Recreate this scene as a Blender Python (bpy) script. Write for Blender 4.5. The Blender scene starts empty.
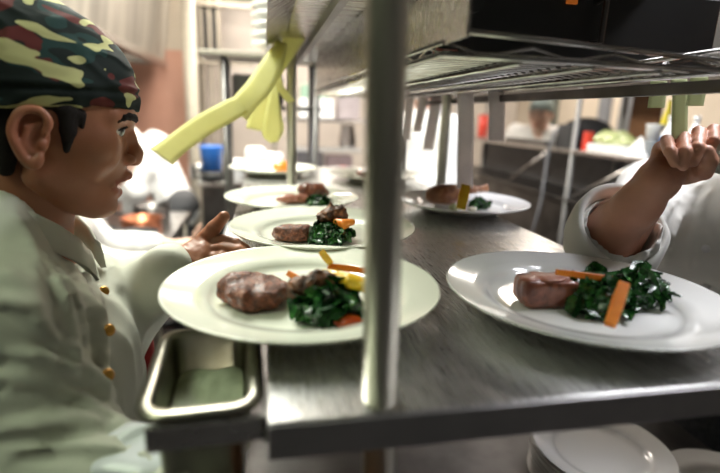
import bpy, bmesh, math, random
import numpy as np
from mathutils import Vector, Matrix
random.seed(7); rng = np.random.default_rng(7)
SC = bpy.context.scene; COL = SC.collection
PI = math.pi
# ------------------------------------------------------------------ camera frame (metres; +Y runs along the pass, camera above x=0,y=0)
FPX = 480.0; ZC = 1.5
YAW, PITCH, ROLL = math.radians(-11.5), math.radians(90-14.2), math.radians(2)
CM = Matrix.Rotation(YAW,3,'Z') @ Matrix.Rotation(PITCH,3,'X') @ Matrix.Rotation(ROLL,3,'Z')
CP = Vector((0,0,ZC))
def ray(x,y): return CM @ Vector(((x-360)/FPX, -(y-236.5)/FPX, -1))
def P(x,y,D): return CP + ray(x,y)*D                      # measured image point at a measured depth
def Z(x,y,z): d=ray(x,y); return CP + d*((z-ZC)/d.z)      # measured image point on a level surface
def PX(x,y,X): d=ray(x,y); return CP + d*(X/d.x)
def PY(x,y,Y): d=ray(x,y); return CP + d*(Y/d.y)
# ------------------------------------------------------------------ materials
MATS = {}
def nt(name):
    m = bpy.data.materials.new(name); m.use_nodes = True
    n = m.node_tree; b = n.nodes['Principled BSDF']; return m, n, b
def coords(n, scale=(1,1,1), kind='Object'):
    tc = n.nodes.new('ShaderNodeTexCoord'); mp = n.nodes.new('ShaderNodeMapping')
    mp.inputs['Scale'].default_value = scale
    n.links.new(tc.outputs[kind], mp.inputs['Vector']); return mp.outputs['Vector']
def noise(n, vec, scale, detail=3, rough=.55, dist=0):
    t = n.nodes.new('ShaderNodeTexNoise'); t.inputs['Scale'].default_value = scale
    t.inputs['Detail'].default_value = detail; t.inputs['Roughness'].default_value = rough
    t.inputs['Distortion'].default_value = dist
    n.links.new(vec, t.inputs['Vector']); return t.outputs['Fac']
def ramp(n, fac, stops, interp='LINEAR'):
    r = n.nodes.new('ShaderNodeValToRGB'); r.color_ramp.interpolation = interp
    e = r.color_ramp.elements
    while len(e) < len(stops): e.new(.5)
    for i,(p,c) in enumerate(stops):
        e[i].position = p; e[i].color = (c[0],c[1],c[2],1)
    n.links.new(fac, r.inputs['Fac']); return r.outputs['Color']
def bump(n, b, h, strength, dist=.002):
    k = n.nodes.new('ShaderNodeBump'); k.inputs['Strength'].default_value = strength
    k.inputs['Distance'].default_value = dist
    n.links.new(h, k.inputs['Height']); n.links.new(k.outputs['Normal'], b.inputs['Normal'])
def mat(name, c1, c2=None, rough=.5, metal=0, scale=20, stretch=(1,1,1), bmp=0, bscale=None, coat=0, sss=0, lo=.35, hi=.65, rvar=0, spec=None, trans=0, detail=3, emit=None, estr=0, bdist=.002, dist=0, sheen=0):
    if name in MATS: return MATS[name]
    m, n, b = nt(name)
    v = coords(n, stretch)
    if c2 is None: c2 = tuple(x*.88 for x in c1)
    f = noise(n, v, scale, detail, dist=dist)
    n.links.new(ramp(n, f, [(lo,c1),(hi,c2)]), b.inputs['Base Color'])
    b.inputs['Roughness'].default_value = rough; b.inputs['Metallic'].default_value = metal
    if rvar:
        mr = n.nodes.new('ShaderNodeMapRange'); mr.inputs['To Min'].default_value = max(rough-rvar,.03); mr.inputs['To Max'].default_value = rough+rvar
        n.links.new(noise(n, v, scale*1.7, 4), mr.inputs['Value']); n.links.new(mr.outputs['Result'], b.inputs['Roughness'])
    if coat: b.inputs['Coat Weight'].default_value = coat; b.inputs['Coat Roughness'].default_value = .08
    if sss:
        b.inputs['Subsurface Weight'].default_value = sss; b.inputs['Subsurface Radius'].default_value = (.012,.005,.003); b.inputs['Subsurface Scale'].default_value = .6
    if spec is not None: b.inputs['Specular IOR Level'].default_value = spec
    if trans: b.inputs['Transmission Weight'].default_value = trans
    if sheen: b.inputs['Sheen Weight'].default_value = sheen
    if bmp: bump(n, b, noise(n, v, bscale or scale*3, 4), bmp, bdist)
    if emit: b.inputs['Emission Color'].default_value = (*emit,1); b.inputs['Emission Strength'].default_value = estr
    MATS[name] = m; return m
def skin_mat(name, c):
    m, n, b = nt(name); v = coords(n)
    col = ramp(n, noise(n, v, 28, 5), [(.3,tuple(x*.86 for x in c)),(.7,c)])
    at = n.nodes.new('ShaderNodeAttribute'); at.attribute_name = 'tint'
    mx = n.nodes.new('ShaderNodeMix'); mx.data_type='RGBA'
    n.links.new(at.outputs['Fac'], mx.inputs['Factor']); n.links.new(col, mx.inputs[6])
    mx.inputs[7].default_value = (c[0]*.72, c[1]*.38, c[2]*.38, 1)
    n.links.new(mx.outputs[2], b.inputs['Base Color'])
    b.inputs['Roughness'].default_value = .42; b.inputs['Subsurface Weight'].default_value = .12
    b.inputs['Subsurface Radius'].default_value = (.01,.004,.002); b.inputs['Subsurface Scale'].default_value=.5
    b.inputs['Specular IOR Level'].default_value=.45
    bump(n, b, noise(n, v, 420, 4), .25, .0006)
    return m
def camo_mat():
    m, n, b = nt('camouflage_cotton')
    v = coords(n, (1,1,2.0))
    n1 = noise(n, v, 19, 1.2, .45, .9)
    def off(o):
        mp = n.nodes.new('ShaderNodeMapping'); mp.inputs['Location'].default_value = o; n.links.new(v, mp.inputs['Vector']); return mp.outputs['Vector']
    n2 = noise(n, off((3.1,7.7,1.3)), 17, 1.2, .45, .8)
    n3 = noise(n, off((9.1,2.7,5.3)), 15, 1.2, .45, .7)
    def step(f,t):
        k = n.nodes.new('ShaderNodeMath'); k.operation='GREATER_THAN'; n.links.new(f,k.inputs[0]); k.inputs[1].default_value=t; return k.outputs[0]
    cur = None
    base = n.nodes.new('ShaderNodeRGB'); base.outputs[0].default_value = (.008,.013,.010,1); cur = base.outputs[0]
    for f,t,c in ((n3,.62,(.014,.036,.030)),(n2,.60,(.085,.018,.014)),(n1,.59,(.40,.39,.17))):
        mx = n.nodes.new('ShaderNodeMix'); mx.data_type='RGBA'
        n.links.new(step(f,t), mx.inputs['Factor']); n.links.new(cur, mx.inputs[6]); mx.inputs[7].default_value=(*c,1); cur = mx.outputs[2]
    n.links.new(cur, b.inputs['Base Color']); b.inputs['Roughness'].default_value=.85
    b.inputs['Specular IOR Level'].default_value=.2
    bump(n, b, noise(n, v, 900, 2), .3, .0005)
    return m
def translucent(m,f=.45):
    n=m.node_tree; b=n.nodes['Principled BSDF']; out=[q for q in n.nodes if q.type=='OUTPUT_MATERIAL'][0]
    t=n.nodes.new('ShaderNodeBsdfTranslucent'); n.links.new(b.inputs['Base Color'].links[0].from_socket,t.inputs['Color'])
    x=n.nodes.new('ShaderNodeMixShader'); x.inputs[0].default_value=f
    n.links.new(b.outputs[0],x.inputs[1]); n.links.new(t.outputs[0],x.inputs[2]); n.links.new(x.outputs[0],out.inputs['Surface'])
# ------------------------------------------------------------------ object helpers
def link(o, parent=None):
    COL.objects.link(o)
    if parent is not None: o.parent = parent
    return o
def setp(o, label=None, cat=None, group=None, kind=None):
    if label: o['label'] = label
    if cat: o['category'] = cat
    if group: o['group'] = group
    if kind: o['kind'] = kind
    return o
def thing(name, label, cat, loc=(0,0,0), rz=0, group=None):
    o = bpy.data.objects.new(name, None); o.empty_display_size=.05; link(o)
    o.location = loc; o.rotation_euler = (0,0,rz); return setp(o, label, cat, group)
def from_np(name, V, F, m=None, parent=None, smooth=True, tint=None):
    me = bpy.data.meshes.new(name)
    me.from_pydata(V.tolist() if hasattr(V,'tolist') else V, [], F.tolist() if hasattr(F,'tolist') else F)
    if tint is not None:
        a = me.attributes.new('tint','FLOAT','POINT'); a.data.foreach_set('value', np.asarray(tint,dtype=np.float32))
    if smooth: me.polygons.foreach_set('use_smooth', [True]*len(me.polygons))
    if m: me.materials.append(m)
    me.update(); o = bpy.data.objects.new(name, me); return link(o, parent)
def obj(name, bm, m=None, parent=None, smooth=False, loc=None, bevel=0, rz=None, seg=2):
    me = bpy.data.meshes.new(name); bmesh.ops.recalc_face_normals(bm, faces=bm.faces)
    bm.to_mesh(me); bm.free()
    if smooth: me.polygons.foreach_set('use_smooth', [True]*len(me.polygons))
    if m: me.materials.append(m)
    o = bpy.data.objects.new(name, me); link(o, parent)
    if loc is not None: o.location = loc
    if rz is not None: o.rotation_euler = (0,0,rz)
    if bevel:
        k = o.modifiers.new('b','BEVEL'); k.width = bevel; k.segments = seg; k.limit_method='ANGLE'
    return o
def box(bm, x0,x1,y0,y1,z0,z1, M=None):
    vs = [bm.verts.new((x,y,z)) for x in (x0,x1) for y in (y0,y1) for z in (z0,z1)]
    if M is not None:
        for v in vs: v.co = M @ v.co
    for f in ((0,1,3,2),(4,6,7,5),(0,4,5,1),(2,3,7,6),(0,2,6,4),(1,5,7,3)): bm.faces.new([vs[i] for i in f])
    return bm
def B(): return bmesh.new()
def tube(bm, pts, r, seg=12, cap=True, closed=False):
    pts = [Vector(p) for p in pts]; n = len(pts); rr = r if isinstance(r,(list,tuple)) else [r]*n
    rings = []; up = None
    for i,p in enumerate(pts):
        if closed: t = (pts[(i+1)%n]-pts[i-1]).normalized()
        else: t = (pts[min(i+1,n-1)]-pts[max(i-1,0)]).normalized()
        if up is None: up = Vector((0,0,1)) if abs(t.z)<.9 else Vector((1,0,0))
        s = t.cross(up).normalized(); up = s.cross(t).normalized()
        rings.append([bm.verts.new(p+(s*math.cos(a)+up*math.sin(a))*rr[i]) for a in [2*PI*k/seg for k in range(seg)]])
    for i in range(n if closed else n-1):
        a,b = rings[i], rings[(i+1)%n]
        for k in range(seg): bm.faces.new((a[k],a[(k+1)%seg],b[(k+1)%seg],b[k]))
    if cap and not closed:
        bm.faces.new(rings[0]); bm.faces.new(rings[-1][::-1])
    return bm
def lathe(bm, prof, seg=64, c=(0,0,0), closed=False):
    rings = []
    for (r,z) in prof:
        if r < 1e-6: rings.append([bm.verts.new((c[0],c[1],c[2]+z))])
        else: rings.append([bm.verts.new((c[0]+r*math.cos(2*PI*k/seg), c[1]+r*math.sin(2*PI*k/seg), c[2]+z)) for k in range(seg)])
    pairs = list(zip(rings[:-1], rings[1:])) + ([(rings[-1],rings[0])] if closed else [])
    for a,b in pairs:
        for k in range(seg):
            k2=(k+1)%seg
            if len(a)==1 and len(b)==1: continue
            if len(a)==1: bm.faces.new((a[0],b[k],b[k2]))
            elif len(b)==1: bm.faces.new((a[k],a[k2],b[0]))
            else: bm.faces.new((a[k],a[k2],b[k2],b[k]))
    return bm
def prism(bm, poly, z0, z1):
    a=[bm.verts.new((x,y,z0)) for x,y in poly]; b=[bm.verts.new((x,y,z1)) for x,y in poly]; n=len(poly)
    bm.faces.new(a[::-1]); bm.faces.new(b)
    for i in range(n): bm.faces.new((a[i],a[(i+1)%n],b[(i+1)%n],b[i]))
    return bm
def smooth_pts(pts, sub=4):
    pts=[Vector(p) for p in pts]; out=[]
    for i in range(len(pts)-1):
        p0=pts[max(i-1,0)];p1=pts[i];p2=pts[i+1];p3=pts[min(i+2,len(pts)-1)]
        for k in range(sub):
            t=k/sub; out.append(.5*((2*p1)+(p2-p0)*t+(2*p0-5*p1+4*p2-p3)*t*t+(3*p1-p0-3*p2+p3)*t**3))
    out.append(pts[-1]); return out
def ribbon(name, edges, m, parent=None, thick=.0004, sub=5):
    """edges: list of (left point, right point) down the strip"""
    L = smooth_pts([e[0] for e in edges], sub); R = smooth_pts([e[1] for e in edges], sub)
    c0 = Vector(L[0]); bm = B(); rows=[]
    for l,r_ in zip(L,R): rows.append([bm.verts.new(l.lerp(r_,k/4)) for k in range(5)])
    for a,b in zip(rows[:-1],rows[1:]):
        for k in range(4): bm.faces.new((a[k],a[k+1],b[k+1],b[k]))
    o = obj(name, bm, m, parent, smooth=True)
    k = o.modifiers.new('s','SOLIDIFY'); k.thickness = thick
    return o
# ------------------------------------------------------------------ implicit modelling (smooth unions meshed by surface nets)
def wob(X,Y,Zz,f,seed=0,oct=3):
    r = np.random.default_rng(seed); out = 0; amp=1; tot=0
    for o in range(oct):
        for j in range(3):
            d = r.normal(size=3); d/=np.linalg.norm(d); e=r.normal(size=3); e/=np.linalg.norm(e); p=r.uniform(0,6.28,2)
            out = out + amp*np.sin((X*d[0]+Y*d[1]+Zz*d[2])*f+p[0]+1.7*np.sin((X*e[0]+Y*e[1]+Zz*e[2])*f*.7+p[1]))
        tot+=amp*3; amp*=.5; f*=2.03
    return out/tot*1.6
class SDF:
    def __init__(s, lo, hi, h):
        s.lo=np.array(lo,float); s.h=h; n=np.ceil((np.array(hi)-s.lo)/h).astype(int)+1; s.n=n
        ax=[(s.lo[i]+h*np.arange(n[i])).astype(np.float32) for i in range(3)]
        s.X=ax[0][:,None,None]; s.Y=ax[1][None,:,None]; s.Z=ax[2][None,None,:]; s.d=None
        s.full=tuple(int(v) for v in n)
    def _u(s,e,k,op='u'):
        e=np.broadcast_to(e,s.full).astype(np.float32)
        if s.d is None: s.d=e.copy(); return s
        if op=='u':
            if k<=0: s.d=np.minimum(s.d,e)
            else:
                hh=np.clip(.5+.5*(e-s.d)/k,0,1); s.d=e*(1-hh)+s.d*hh-k*hh*(1-hh)
        elif op=='s':
            e=-e
            if k<=0: s.d=np.maximum(s.d,e)
            else:
                hh=np.clip(.5-.5*(e-s.d)/k,0,1); s.d=e*(1-hh)+s.d*hh+k*hh*(1-hh)
        else: s.d=np.maximum(s.d,e)
        return s
    def cap(s,a,b,ra,rb=None,k=.01,op='u',sq=None):
        rb=ra if rb is None else rb; a=np.array(a,float); b=np.array(b,float); ab=b-a
        px,py,pz=s.X-a[0],s.Y-a[1],s.Z-a[2]
        t=np.clip((px*ab[0]+py*ab[1]+pz*ab[2])/max(ab@ab,1e-9),0,1)
        dx,dy,dz=px-t*ab[0],py-t*ab[1],pz-t*ab[2]
        e=np.sqrt(dx*dx+dy*dy+dz*dz)-(ra+(rb-ra)*t)
        return s._u(e,k,op)
    def chain(s,pts,rs,k=.01):
        for i in range(len(pts)-1): s.cap(pts[i],pts[i+1],rs[i],rs[i+1],k)
        return s
    def ell(s,c,r,k=.01,op='u',R=None):
        px,py,pz=s.X-c[0],s.Y-c[1],s.Z-c[2]
        if R is not None:
            R=np.array(R); px,py,pz=[R[0][i]*px+R[1][i]*py+R[2][i]*pz for i in range(3)]   # columns of R are the axes
        k0=np.sqrt((px/r[0])**2+(py/r[1])**2+(pz/r[2])**2); k1=np.sqrt((px/r[0]**2)**2+(py/r[1]**2)**2+(pz/r[2]**2)**2)
        return s._u(k0*(k0-1)/np.maximum(k1,1e-6),k,op)
    def field(s,fn,k=.01,op='u'): return s._u(fn(s.X,s.Y,s.Z),k,op)
    def disp(s,fn): s.d=(s.d+fn(s.X,s.Y,s.Z)).astype(np.float32); return s
    def mesh(s):
        F=s.d; S=F<0; n=s.full
        c=np.zeros((n[0]-1,n[1]-1,n[2]-1),np.int8)
        for i in (0,1):
            for j in (0,1):
                for k in (0,1): c+=S[i:n[0]-1+i,j:n[1]-1+j,k:n[2]-1+k]
        act=np.argwhere((c>0)&(c<8)); idx=-np.ones(c.shape,np.int64); idx[tuple(act.T)]=np.arange(len(act))
        acc=np.zeros((len(act),3)); cnt=np.zeros(len(act))
        cor=[(0,0,0),(1,0,0),(0,1,0),(1,1,0),(0,0,1),(1,0,1),(0,1,1),(1,1,1)]
        val=[F[act[:,0]+a,act[:,1]+b,act[:,2]+d] for a,b,d in cor]
        for a in range(8):
            for b in range(a+1,8):
                df=np.abs(np.array(cor[a])-np.array(cor[b])).sum()
                if df!=1: continue
                va,vb=val[a],val[b]; mk=(va<0)!=(vb<0); t=np.where(mk,va/np.where(mk,va-vb,1),0)
                p=np.array(cor[a])[None,:]+t[:,None]*(np.array(cor[b])-np.array(cor[a]))[None,:]
                acc[mk]+=p[mk]; cnt[mk]+=1
        V=s.lo+(act+acc/cnt[:,None])*s.h
        Fs=[]
        for ax in range(3):
            o=[(ax+1)%3,(ax+2)%3]
            sl0=[slice(None)]*3; sl1=[slice(None)]*3
            sl0[ax]=slice(0,n[ax]-1); sl1[ax]=slice(1,n[ax])
            a=S[tuple(sl0)]; b=S[tuple(sl1)]; e=np.argwhere(a!=b)
            ok=(e[:,o[0]]>0)&(e[:,o[1]]>0)&(e[:,o[0]]<n[o[0]]-1)&(e[:,o[1]]<n[o[1]]-1); e=e[ok]
            q=[]
            for (u,v) in ((-1,-1),(0,-1),(0,0),(-1,0)):
                g=e.copy(); g[:,o[0]]+=u; g[:,o[1]]+=v; q.append(idx[tuple(g.T)])
            q=np.stack(q,1); inside=a[tuple(e.T)]; q[~inside]=q[~inside][:,::-1]; Fs.append(q)
        return V,np.concatenate(Fs)
def _hit(s,x,y,d0=.15,d1=1.3):
    # depth at which the sight line through an image point meets the current surface
    D=np.arange(d0,d1,s.h*.5); c=np.array(tuple(CP)); r_=np.array(tuple(ray(x,y))); Q=c+D[:,None]*r_
    I=np.round((Q-s.lo)/s.h).astype(int); ok=((I>=0)&(I<np.array(s.n))).all(1)
    v=np.where(ok,s.d[tuple(np.clip(I,0,np.array(s.n)-1).T)],1); k=np.argmax(v<0)
    return D[k] if v[k]<0 else None
def fold(s,pts,r,sink=.3,k=.008,op='u'):
    # a rounded cloth fold (or crease) laid on the surface along a line
    q=[]
    P0=smooth_pts([(a,b,0) for a,b in pts],4)
    for p in P0:
        D=_hit(s,p.x,p.y)
        if D is not None: q.append(tuple(P(p.x,p.y,D+r*sink)))
    n=len(q)
    if n<2: return
    s.chain(q,[max(.0012,r*math.sin(PI*(i+.6)/(n+.2))**.6) for i in range(n)],k) if op=='u' else [s.cap(q[i],q[i+1],r*.8,r*.8,k,'s') for i in range(n-1)]
def relax(V,F,it=2,lam=.5):
    e=np.concatenate([F[:,[0,1]],F[:,[1,2]],F[:,[2,3]],F[:,[3,0]]]); e=np.concatenate([e,e[:,::-1]])
    for _ in range(it):
        s=np.zeros_like(V); c=np.zeros(len(V))
        for j in range(3): s[:,j]=np.bincount(e[:,0],weights=V[e[:,1],j],minlength=len(V))
        c=np.bincount(e[:,0],minlength=len(V)); V=V+lam*(s/np.maximum(c,1)[:,None]-V)
    return V
def largest(V,F):
    lab=np.arange(len(V))
    for _ in range(400):
        m_=lab[F].min(1); new=lab.copy()
        for j in range(4): np.minimum.at(new,F[:,j],m_)
        new=new[new]
        if (new==lab).all(): break
        lab=new
    b=np.bincount(lab).argmax(); keep=lab==b; idx=np.cumsum(keep)-1
    F2=F[keep[F[:,0]]]; return V[keep],idx[F2]
def sobj(name,s,m,parent=None,it=1,loc=None,tintfn=None):
    V,F=s.mesh()
    if name in ('jacket','trousers','meat','steak'): V,F=largest(V,F)
    V=V; V=relax(V,F,it)
    o=from_np(name,V,F,m,parent,True,None if tintfn is None else tintfn(V))
    if loc is not None: o.location=loc
    return o
# ------------------------------------------------------------------ people
def V3(*a): return np.array(a,float)
def head_sdf(h=.002, mouth=True, fat=1.0):
    s=SDF((-.115,-.098,-.10),(.135,.098,.17),h)
    s.ell((.006,0,.070),(.096,.074,.088),0)
    s.ell((.045,0,.005),(.052,.060,.078),.03)
    for e in (-1,1):
        s.cap((.020,e*.052,-.028),(.078,e*.018,-.058),.015,.013,.025)
        s.ell((.070,e*.044,.014),(.024,.020,.024),.02)
        s.cap((.0915,e*.007,.057),(.080,e*.043,.054),.011,.009,.012)
    s.ell((.082,0,-.018),(.024,.030,.036),.015)
    s.ell((.087,0,-.058),(.0165,.020,.0135),.012)
    for e in (-1,1): s.ell((.103,e*.031,.040),(.017,.017,.011),.010,'s')
    # eyelids
    for e in (-1,1):
        s.ell((.0822,e*.031,.041),(.0143,.0155,.0135),.004)
        s.ell((.0925,e*.034,.0402),(.0110,.0150,.0047),.0012,'s')
    # nose
    s.chain([(.0945,0,.052),(.103,0,.035),(.1125,0,.017),(.1130,0,.009)],[.0058,.0062,.0078,.0085],.006)
    s.cap((.112,0,.006),(.101,0,.0015),.0045,.004,.004)
    for e in (-1,1):
        s.ell((.1045,e*.0115,.0075),(.0095,.0060,.0065),.004)
        s.ell((.108,e*.0068,.0015),(.0052,.0030,.0035),.0015,'s')
    # mouth
    up=[(.0930,-.027,-.025),(.1020,-.015,-.0175),(.1072,-.004,-.0130),(.1065,0,-.0138),(.1072,.004,-.0130),(.1020,.015,-.0175),(.0930,.027,-.025)]
    lo=[(.0925,-.026,-.0265),(.0945,-.015,-.0340),(.0985,0,-.0375),(.0945,.015,-.0340),(.0925,.026,-.0265)] if mouth else [(.0925,-.026,-.0245),(.1000,-.015,-.0240),(.1040,0,-.0245),(.1000,.015,-.0240),(.0925,.026,-.0245)]
    s.chain(up,[.0022,.0045,.0056,.0052,.0056,.0045,.0022],.004)
    s.chain(lo,[.0022,.0052,.0066,.0052,.0022],.004)
    if mouth: s.ell((.102,0,-.0250),(.020,.021,.0062),.003,'s')
    else: s.cap((.108,-.02,-.0200),(.108,.02,-.0200),.003,.003,.003,'s')
    # philtrum, ears
    for e in (-1,1):
        R=np.array([[1,0,0],[0,1,0],[0,0,1]],float)
        s.ell((.010,e*.075,.016),(.017,.0060,.027),.005)
        hx=[(.021,.020),(.024,.034),(.014,.044),(-.001,.039),(-.0065,.020),(.000,.003),(.010,-.010),(.018,-.011),(.021,-.002)]
        hp=smooth_pts([(x,e*(.083 if i<6 else .079),z) for i,(x,z) in enumerate(hx)],4); hr=np.interp(np.linspace(0,8,len(hp)),range(9),[.0028,.0034,.0036,.0038,.0038,.0038,.0050,.0050,.003])
        s.chain([tuple(p_) for p_ in hp],list(hr),.003)
        s.ell((.0135,e*.086,.016),(.0085,.008,.0105),.003,'s')
        s.cap((.012,e*.083,.033),(.001,e*.084,.018),.0028,.0025,.002,'s')
        s.chain([(.017,e*.079,.032),(.006,e*.081,.024),(.004,e*.080,.008),(.013,e*.079,.000)],[.003,.0034,.0034,.003],.002)
        s.ell((.0215,e*.079,.010),(.0045,.005,.006),.003)
    return s
def lip_tint(V):
    # lips are pinker than the skin around them
    u,v,w=V[:,0],np.abs(V[:,1]),V[:,2]
    t=np.clip(1-np.abs(w+.0150+.25*np.maximum(v-.004,0)*1.6)/.0075,0,1)+np.clip(1-np.abs(w+.0365-.35*v)/.0080,0,1)
    t=np.clip(t*1.6,0,1)*(v<.028)*(u>.088)
    e=np.exp(-((w-.018)**2/.0005+(u-.010)**2/.0006))*(v>.073)*.45
    return np.clip(t*.8+e,0,1)
def join_shells(parts):
    Vs,Fs,T=[],[],[]; o=0
    for V,F,t in parts:
        Vs.append(V); Fs.append(F+o); o+=len(V); T.append(np.zeros(len(V)) if t is None else t)
    return np.concatenate(Vs),np.concatenate(Fs),np.concatenate(T)
def frame(f):
    f=np.array(f,float); f/=np.linalg.norm(f); l=np.cross((0,0,1),f); l/=np.linalg.norm(l); return f,l,np.cross(f,l)
def ridges(seed,freq,amp,axis=None,squash=3.0):
    """cloth folds: ridged wave stretched along an axis"""
    ax=None if axis is None else np.array(axis,float)/np.linalg.norm(axis)
    def fn(X,Y,Zz):
        if ax is not None:
            t=X*ax[0]+Y*ax[1]+Zz*ax[2]; q=(1-1/squash)*t
            X,Y,Zz=X-q*ax[0],Y-q*ax[1],Zz-q*ax[2]
        n=wob(X,Y,Zz,freq,seed,2)
        return -amp*(1-np.abs(n)*1.6)
    return fn
def hair_child(name,s,m,parent,Mw,it=1):
    V,F=s.mesh(); V=relax(V,F,it); V=V@Mw[:3,:3].T+Mw[:3,3]
    return from_np(name,V,F,m,parent)
def place(V,Mw): return V@Mw[:3,:3].T+Mw[:3,3]
HEAD_CACHE={}
def head_shell(h,mouth):
    k=(h,mouth)
    if k not in HEAD_CACHE:
        s=head_sdf(h,mouth); V,F=s.mesh(); V=relax(V,F,1,.4); HEAD_CACHE[k]=(V,F,lip_tint(V))
    return HEAD_CACHE[k]
def head_matrix(O,f,pitch=14):
    f=np.array(f,float); f[2]=0; f/=np.linalg.norm(f); l=np.array([-f[1],f[0],0]); p=math.radians(pitch)
    fp=f*math.cos(p)-np.array([0,0,1])*math.sin(p); up=f*math.sin(p)+np.array([0,0,1])*math.cos(p)
    M=np.eye(4); M[:3,0]=fp; M[:3,1]=l; M[:3,2]=up; M[:3,3]=O; return M
def eyes(parent,Mw,m_eye,m_iris):
    for e in (-1,1):
        bm=B(); bmesh.ops.create_uvsphere(bm,u_segments=24,v_segments=16,radius=.0129)
        bmesh.ops.translate(bm,verts=bm.verts,vec=(.0825,e*.031,.041))
        o=obj('eye',bm,m_eye,parent,smooth=True); o.data.transform(Matrix(Mw.tolist()))
        bm=B(); lathe(bm,[(.01320*math.sin(math.radians(a)),.01320*math.cos(math.radians(a))) for a in (0,6,12,18,24,28,29.5)],24)
        q=obj('iris',bm,m_iris,o,smooth=True); q.data.transform(Matrix.Translation((.0825,e*.031,.041))@Matrix.Rotation(math.radians(-24),4,'Z')@Matrix.Rotation(math.radians(97),4,'Y')); q.data.transform(Matrix(Mw.tolist()))
def snap(v,w,off=0):
    k=[q for q in HEAD_CACHE if q[0]<.0035][0] if any(q[0]<.0035 for q in HEAD_CACHE) else list(HEAD_CACHE)[0]
    V=HEAD_CACHE[k][0]; m_=(np.abs(V[:,1]-v)<.0035)&(np.abs(V[:,2]-w)<.0035); return (float(V[m_][:,0].max())+off,v,w)
def brows(parent,Mw,m):
    for e in (-1,1):
        s=SDF((.06,min(e*.002,e*.07)-.002,.04),(.12,max(e*.002,e*.07)+.002,.075),.0011)
        s.chain([snap(e*a,b,o_) for a,b,o_ in ((.009,.0570,-.0008),(.020,.0598,-.0006),(.032,.0600,-.0012),(.042,.0570,-.0025),(.050,.0515,-.0030))],[.0030,.0040,.0040,.0034,.0018],.003)
        s.disp(lambda X,Y,Zz:-.0006*wob(X,Y,Zz,1500,3,1))
        hair_child('eyebrow',s,m,parent,Mw)
        s=SDF((.07,min(0,e*.06)-.002,.03),(.11,max(0,e*.06)+.002,.055),.0009)
        s.chain([(.0915,e*.019,.0425),(.0958,e*.026,.0463),(.0965,e*.032,.0468),(.0942,e*.040,.0456),(.0885,e*.0470,.0415)],[.0007,.0011,.0013,.0014,.0009],.001)
        hair_child('eyelash',s,m,parent,Mw,0)
def lower_body(parent,N,f,hipz,floor,m_tr,m_shoe,h=.014,lean=0):
    """trousers and shoes under a jacket; returns leg joints"""
    f=np.array(f)/np.linalg.norm(f); l=np.array([-f[1],f[0],0])
    c=np.array(N)-f*lean; hip=np.array([c[0],c[1],hipz])
    lo=hip-np.array([.28,.28,0]); lo[2]=floor+.05; hi=hip+np.array([.28,.28,.14])
    s=SDF(lo,hi,h)
    s.cap(hip-l*.07,hip+l*.07,.125,.125,.02)
    for e in (-1,1):
        H=hip+l*e*.09; K=H+f*.02; K[2]=floor+(hipz-floor)*.52; A=H-f*.02; A[2]=floor+.10
        s.cap(H,K,.095,.07,.03); s.cap(K,A,.07,.062,.02)
    s.disp(ridges(5,22,.006,(0,0,1),.5))
    sobj('trousers',s,m_tr,parent,2)
    for e in (-1,1):
        A=hip+l*e*.09; 
        s=SDF((A[0]-.24,A[1]-.24,floor-.01),(A[0]+.24,A[1]+.24,floor+.14),.007)
        q=np.array([A[0],A[1],floor+.045])
        s.cap(q-f*.06,q+f*.15,.04,.034,0); s.cap(q-f*.04,q-f*.03+np.array([0,0,.06]),.04,.042,.02)
        s.field(lambda X,Y,Zz:floor+.003-Zz+0*X+0*Y,0,'i')
        sobj('shoe',s,m_shoe,parent,1)
def arm_pts(S,E,W): return [np.array(S,float),np.array(E,float),np.array(W,float)]
# hand made of palm plus five separate fingers; joints given in world space
def hand_shell(wrist,palm,fingers,thumb,h=.0016,pr=.016,fr=.0085,fore=None):
    pts=[wrist]+palm+[p for f in fingers for p in f]+thumb+([fore] if fore is not None else [])
    A=np.array([tuple(p) for p in pts]); lo=A.min(0)-.03; hi=A.max(0)+.03
    s=SDF(lo,hi,h)
    w=np.array(tuple(wrist)); first=True
    if fore is not None: s.cap(tuple(fore),tuple(wrist),.028,.023,0)
    for i,f in enumerate(fingers):
        k=np.array(tuple(f[0]))
        s.cap(w,k,.019 if fore is not None else .016,pr*.78,.012)
    for i in range(len(fingers)-1):
        s.cap(tuple(fingers[i][0]),tuple(fingers[i+1][0]),pr*.72,pr*.72,.008)
    for p in palm: s.ell(tuple(p),(pr*1.25,pr*1.25,pr*1.1),.012)
    for i,f in enumerate(fingers):
        n=len(f); rs=[fr*(1.12-.12*j) for j in range(n)]; g=(.96,1.03,1.0,.88)[i%4]
        for j in range(n-1): s.cap(tuple(f[j]),tuple(f[j+1]),rs[j]*g,rs[j+1]*g,.0008 if j else .003)
        for j in range(1,n-1): s.ell(tuple(f[j]),(rs[j]*g*1.06,)*3,.0012)
    n=len(thumb)
    for j in range(n-1): s.cap(tuple(thumb[j]),tuple(thumb[j+1]),(.015,.0115,.0105,.0088)[j],(.0115,.0105,.0088,.008)[j],.006 if j==0 else .002)
    s.disp(lambda X,Y,Zz:-.0006*wob(X,Y,Zz,260,11,2))
    V,F=s.mesh(); V=relax(V,F,1,.4); return V,F,None
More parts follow.
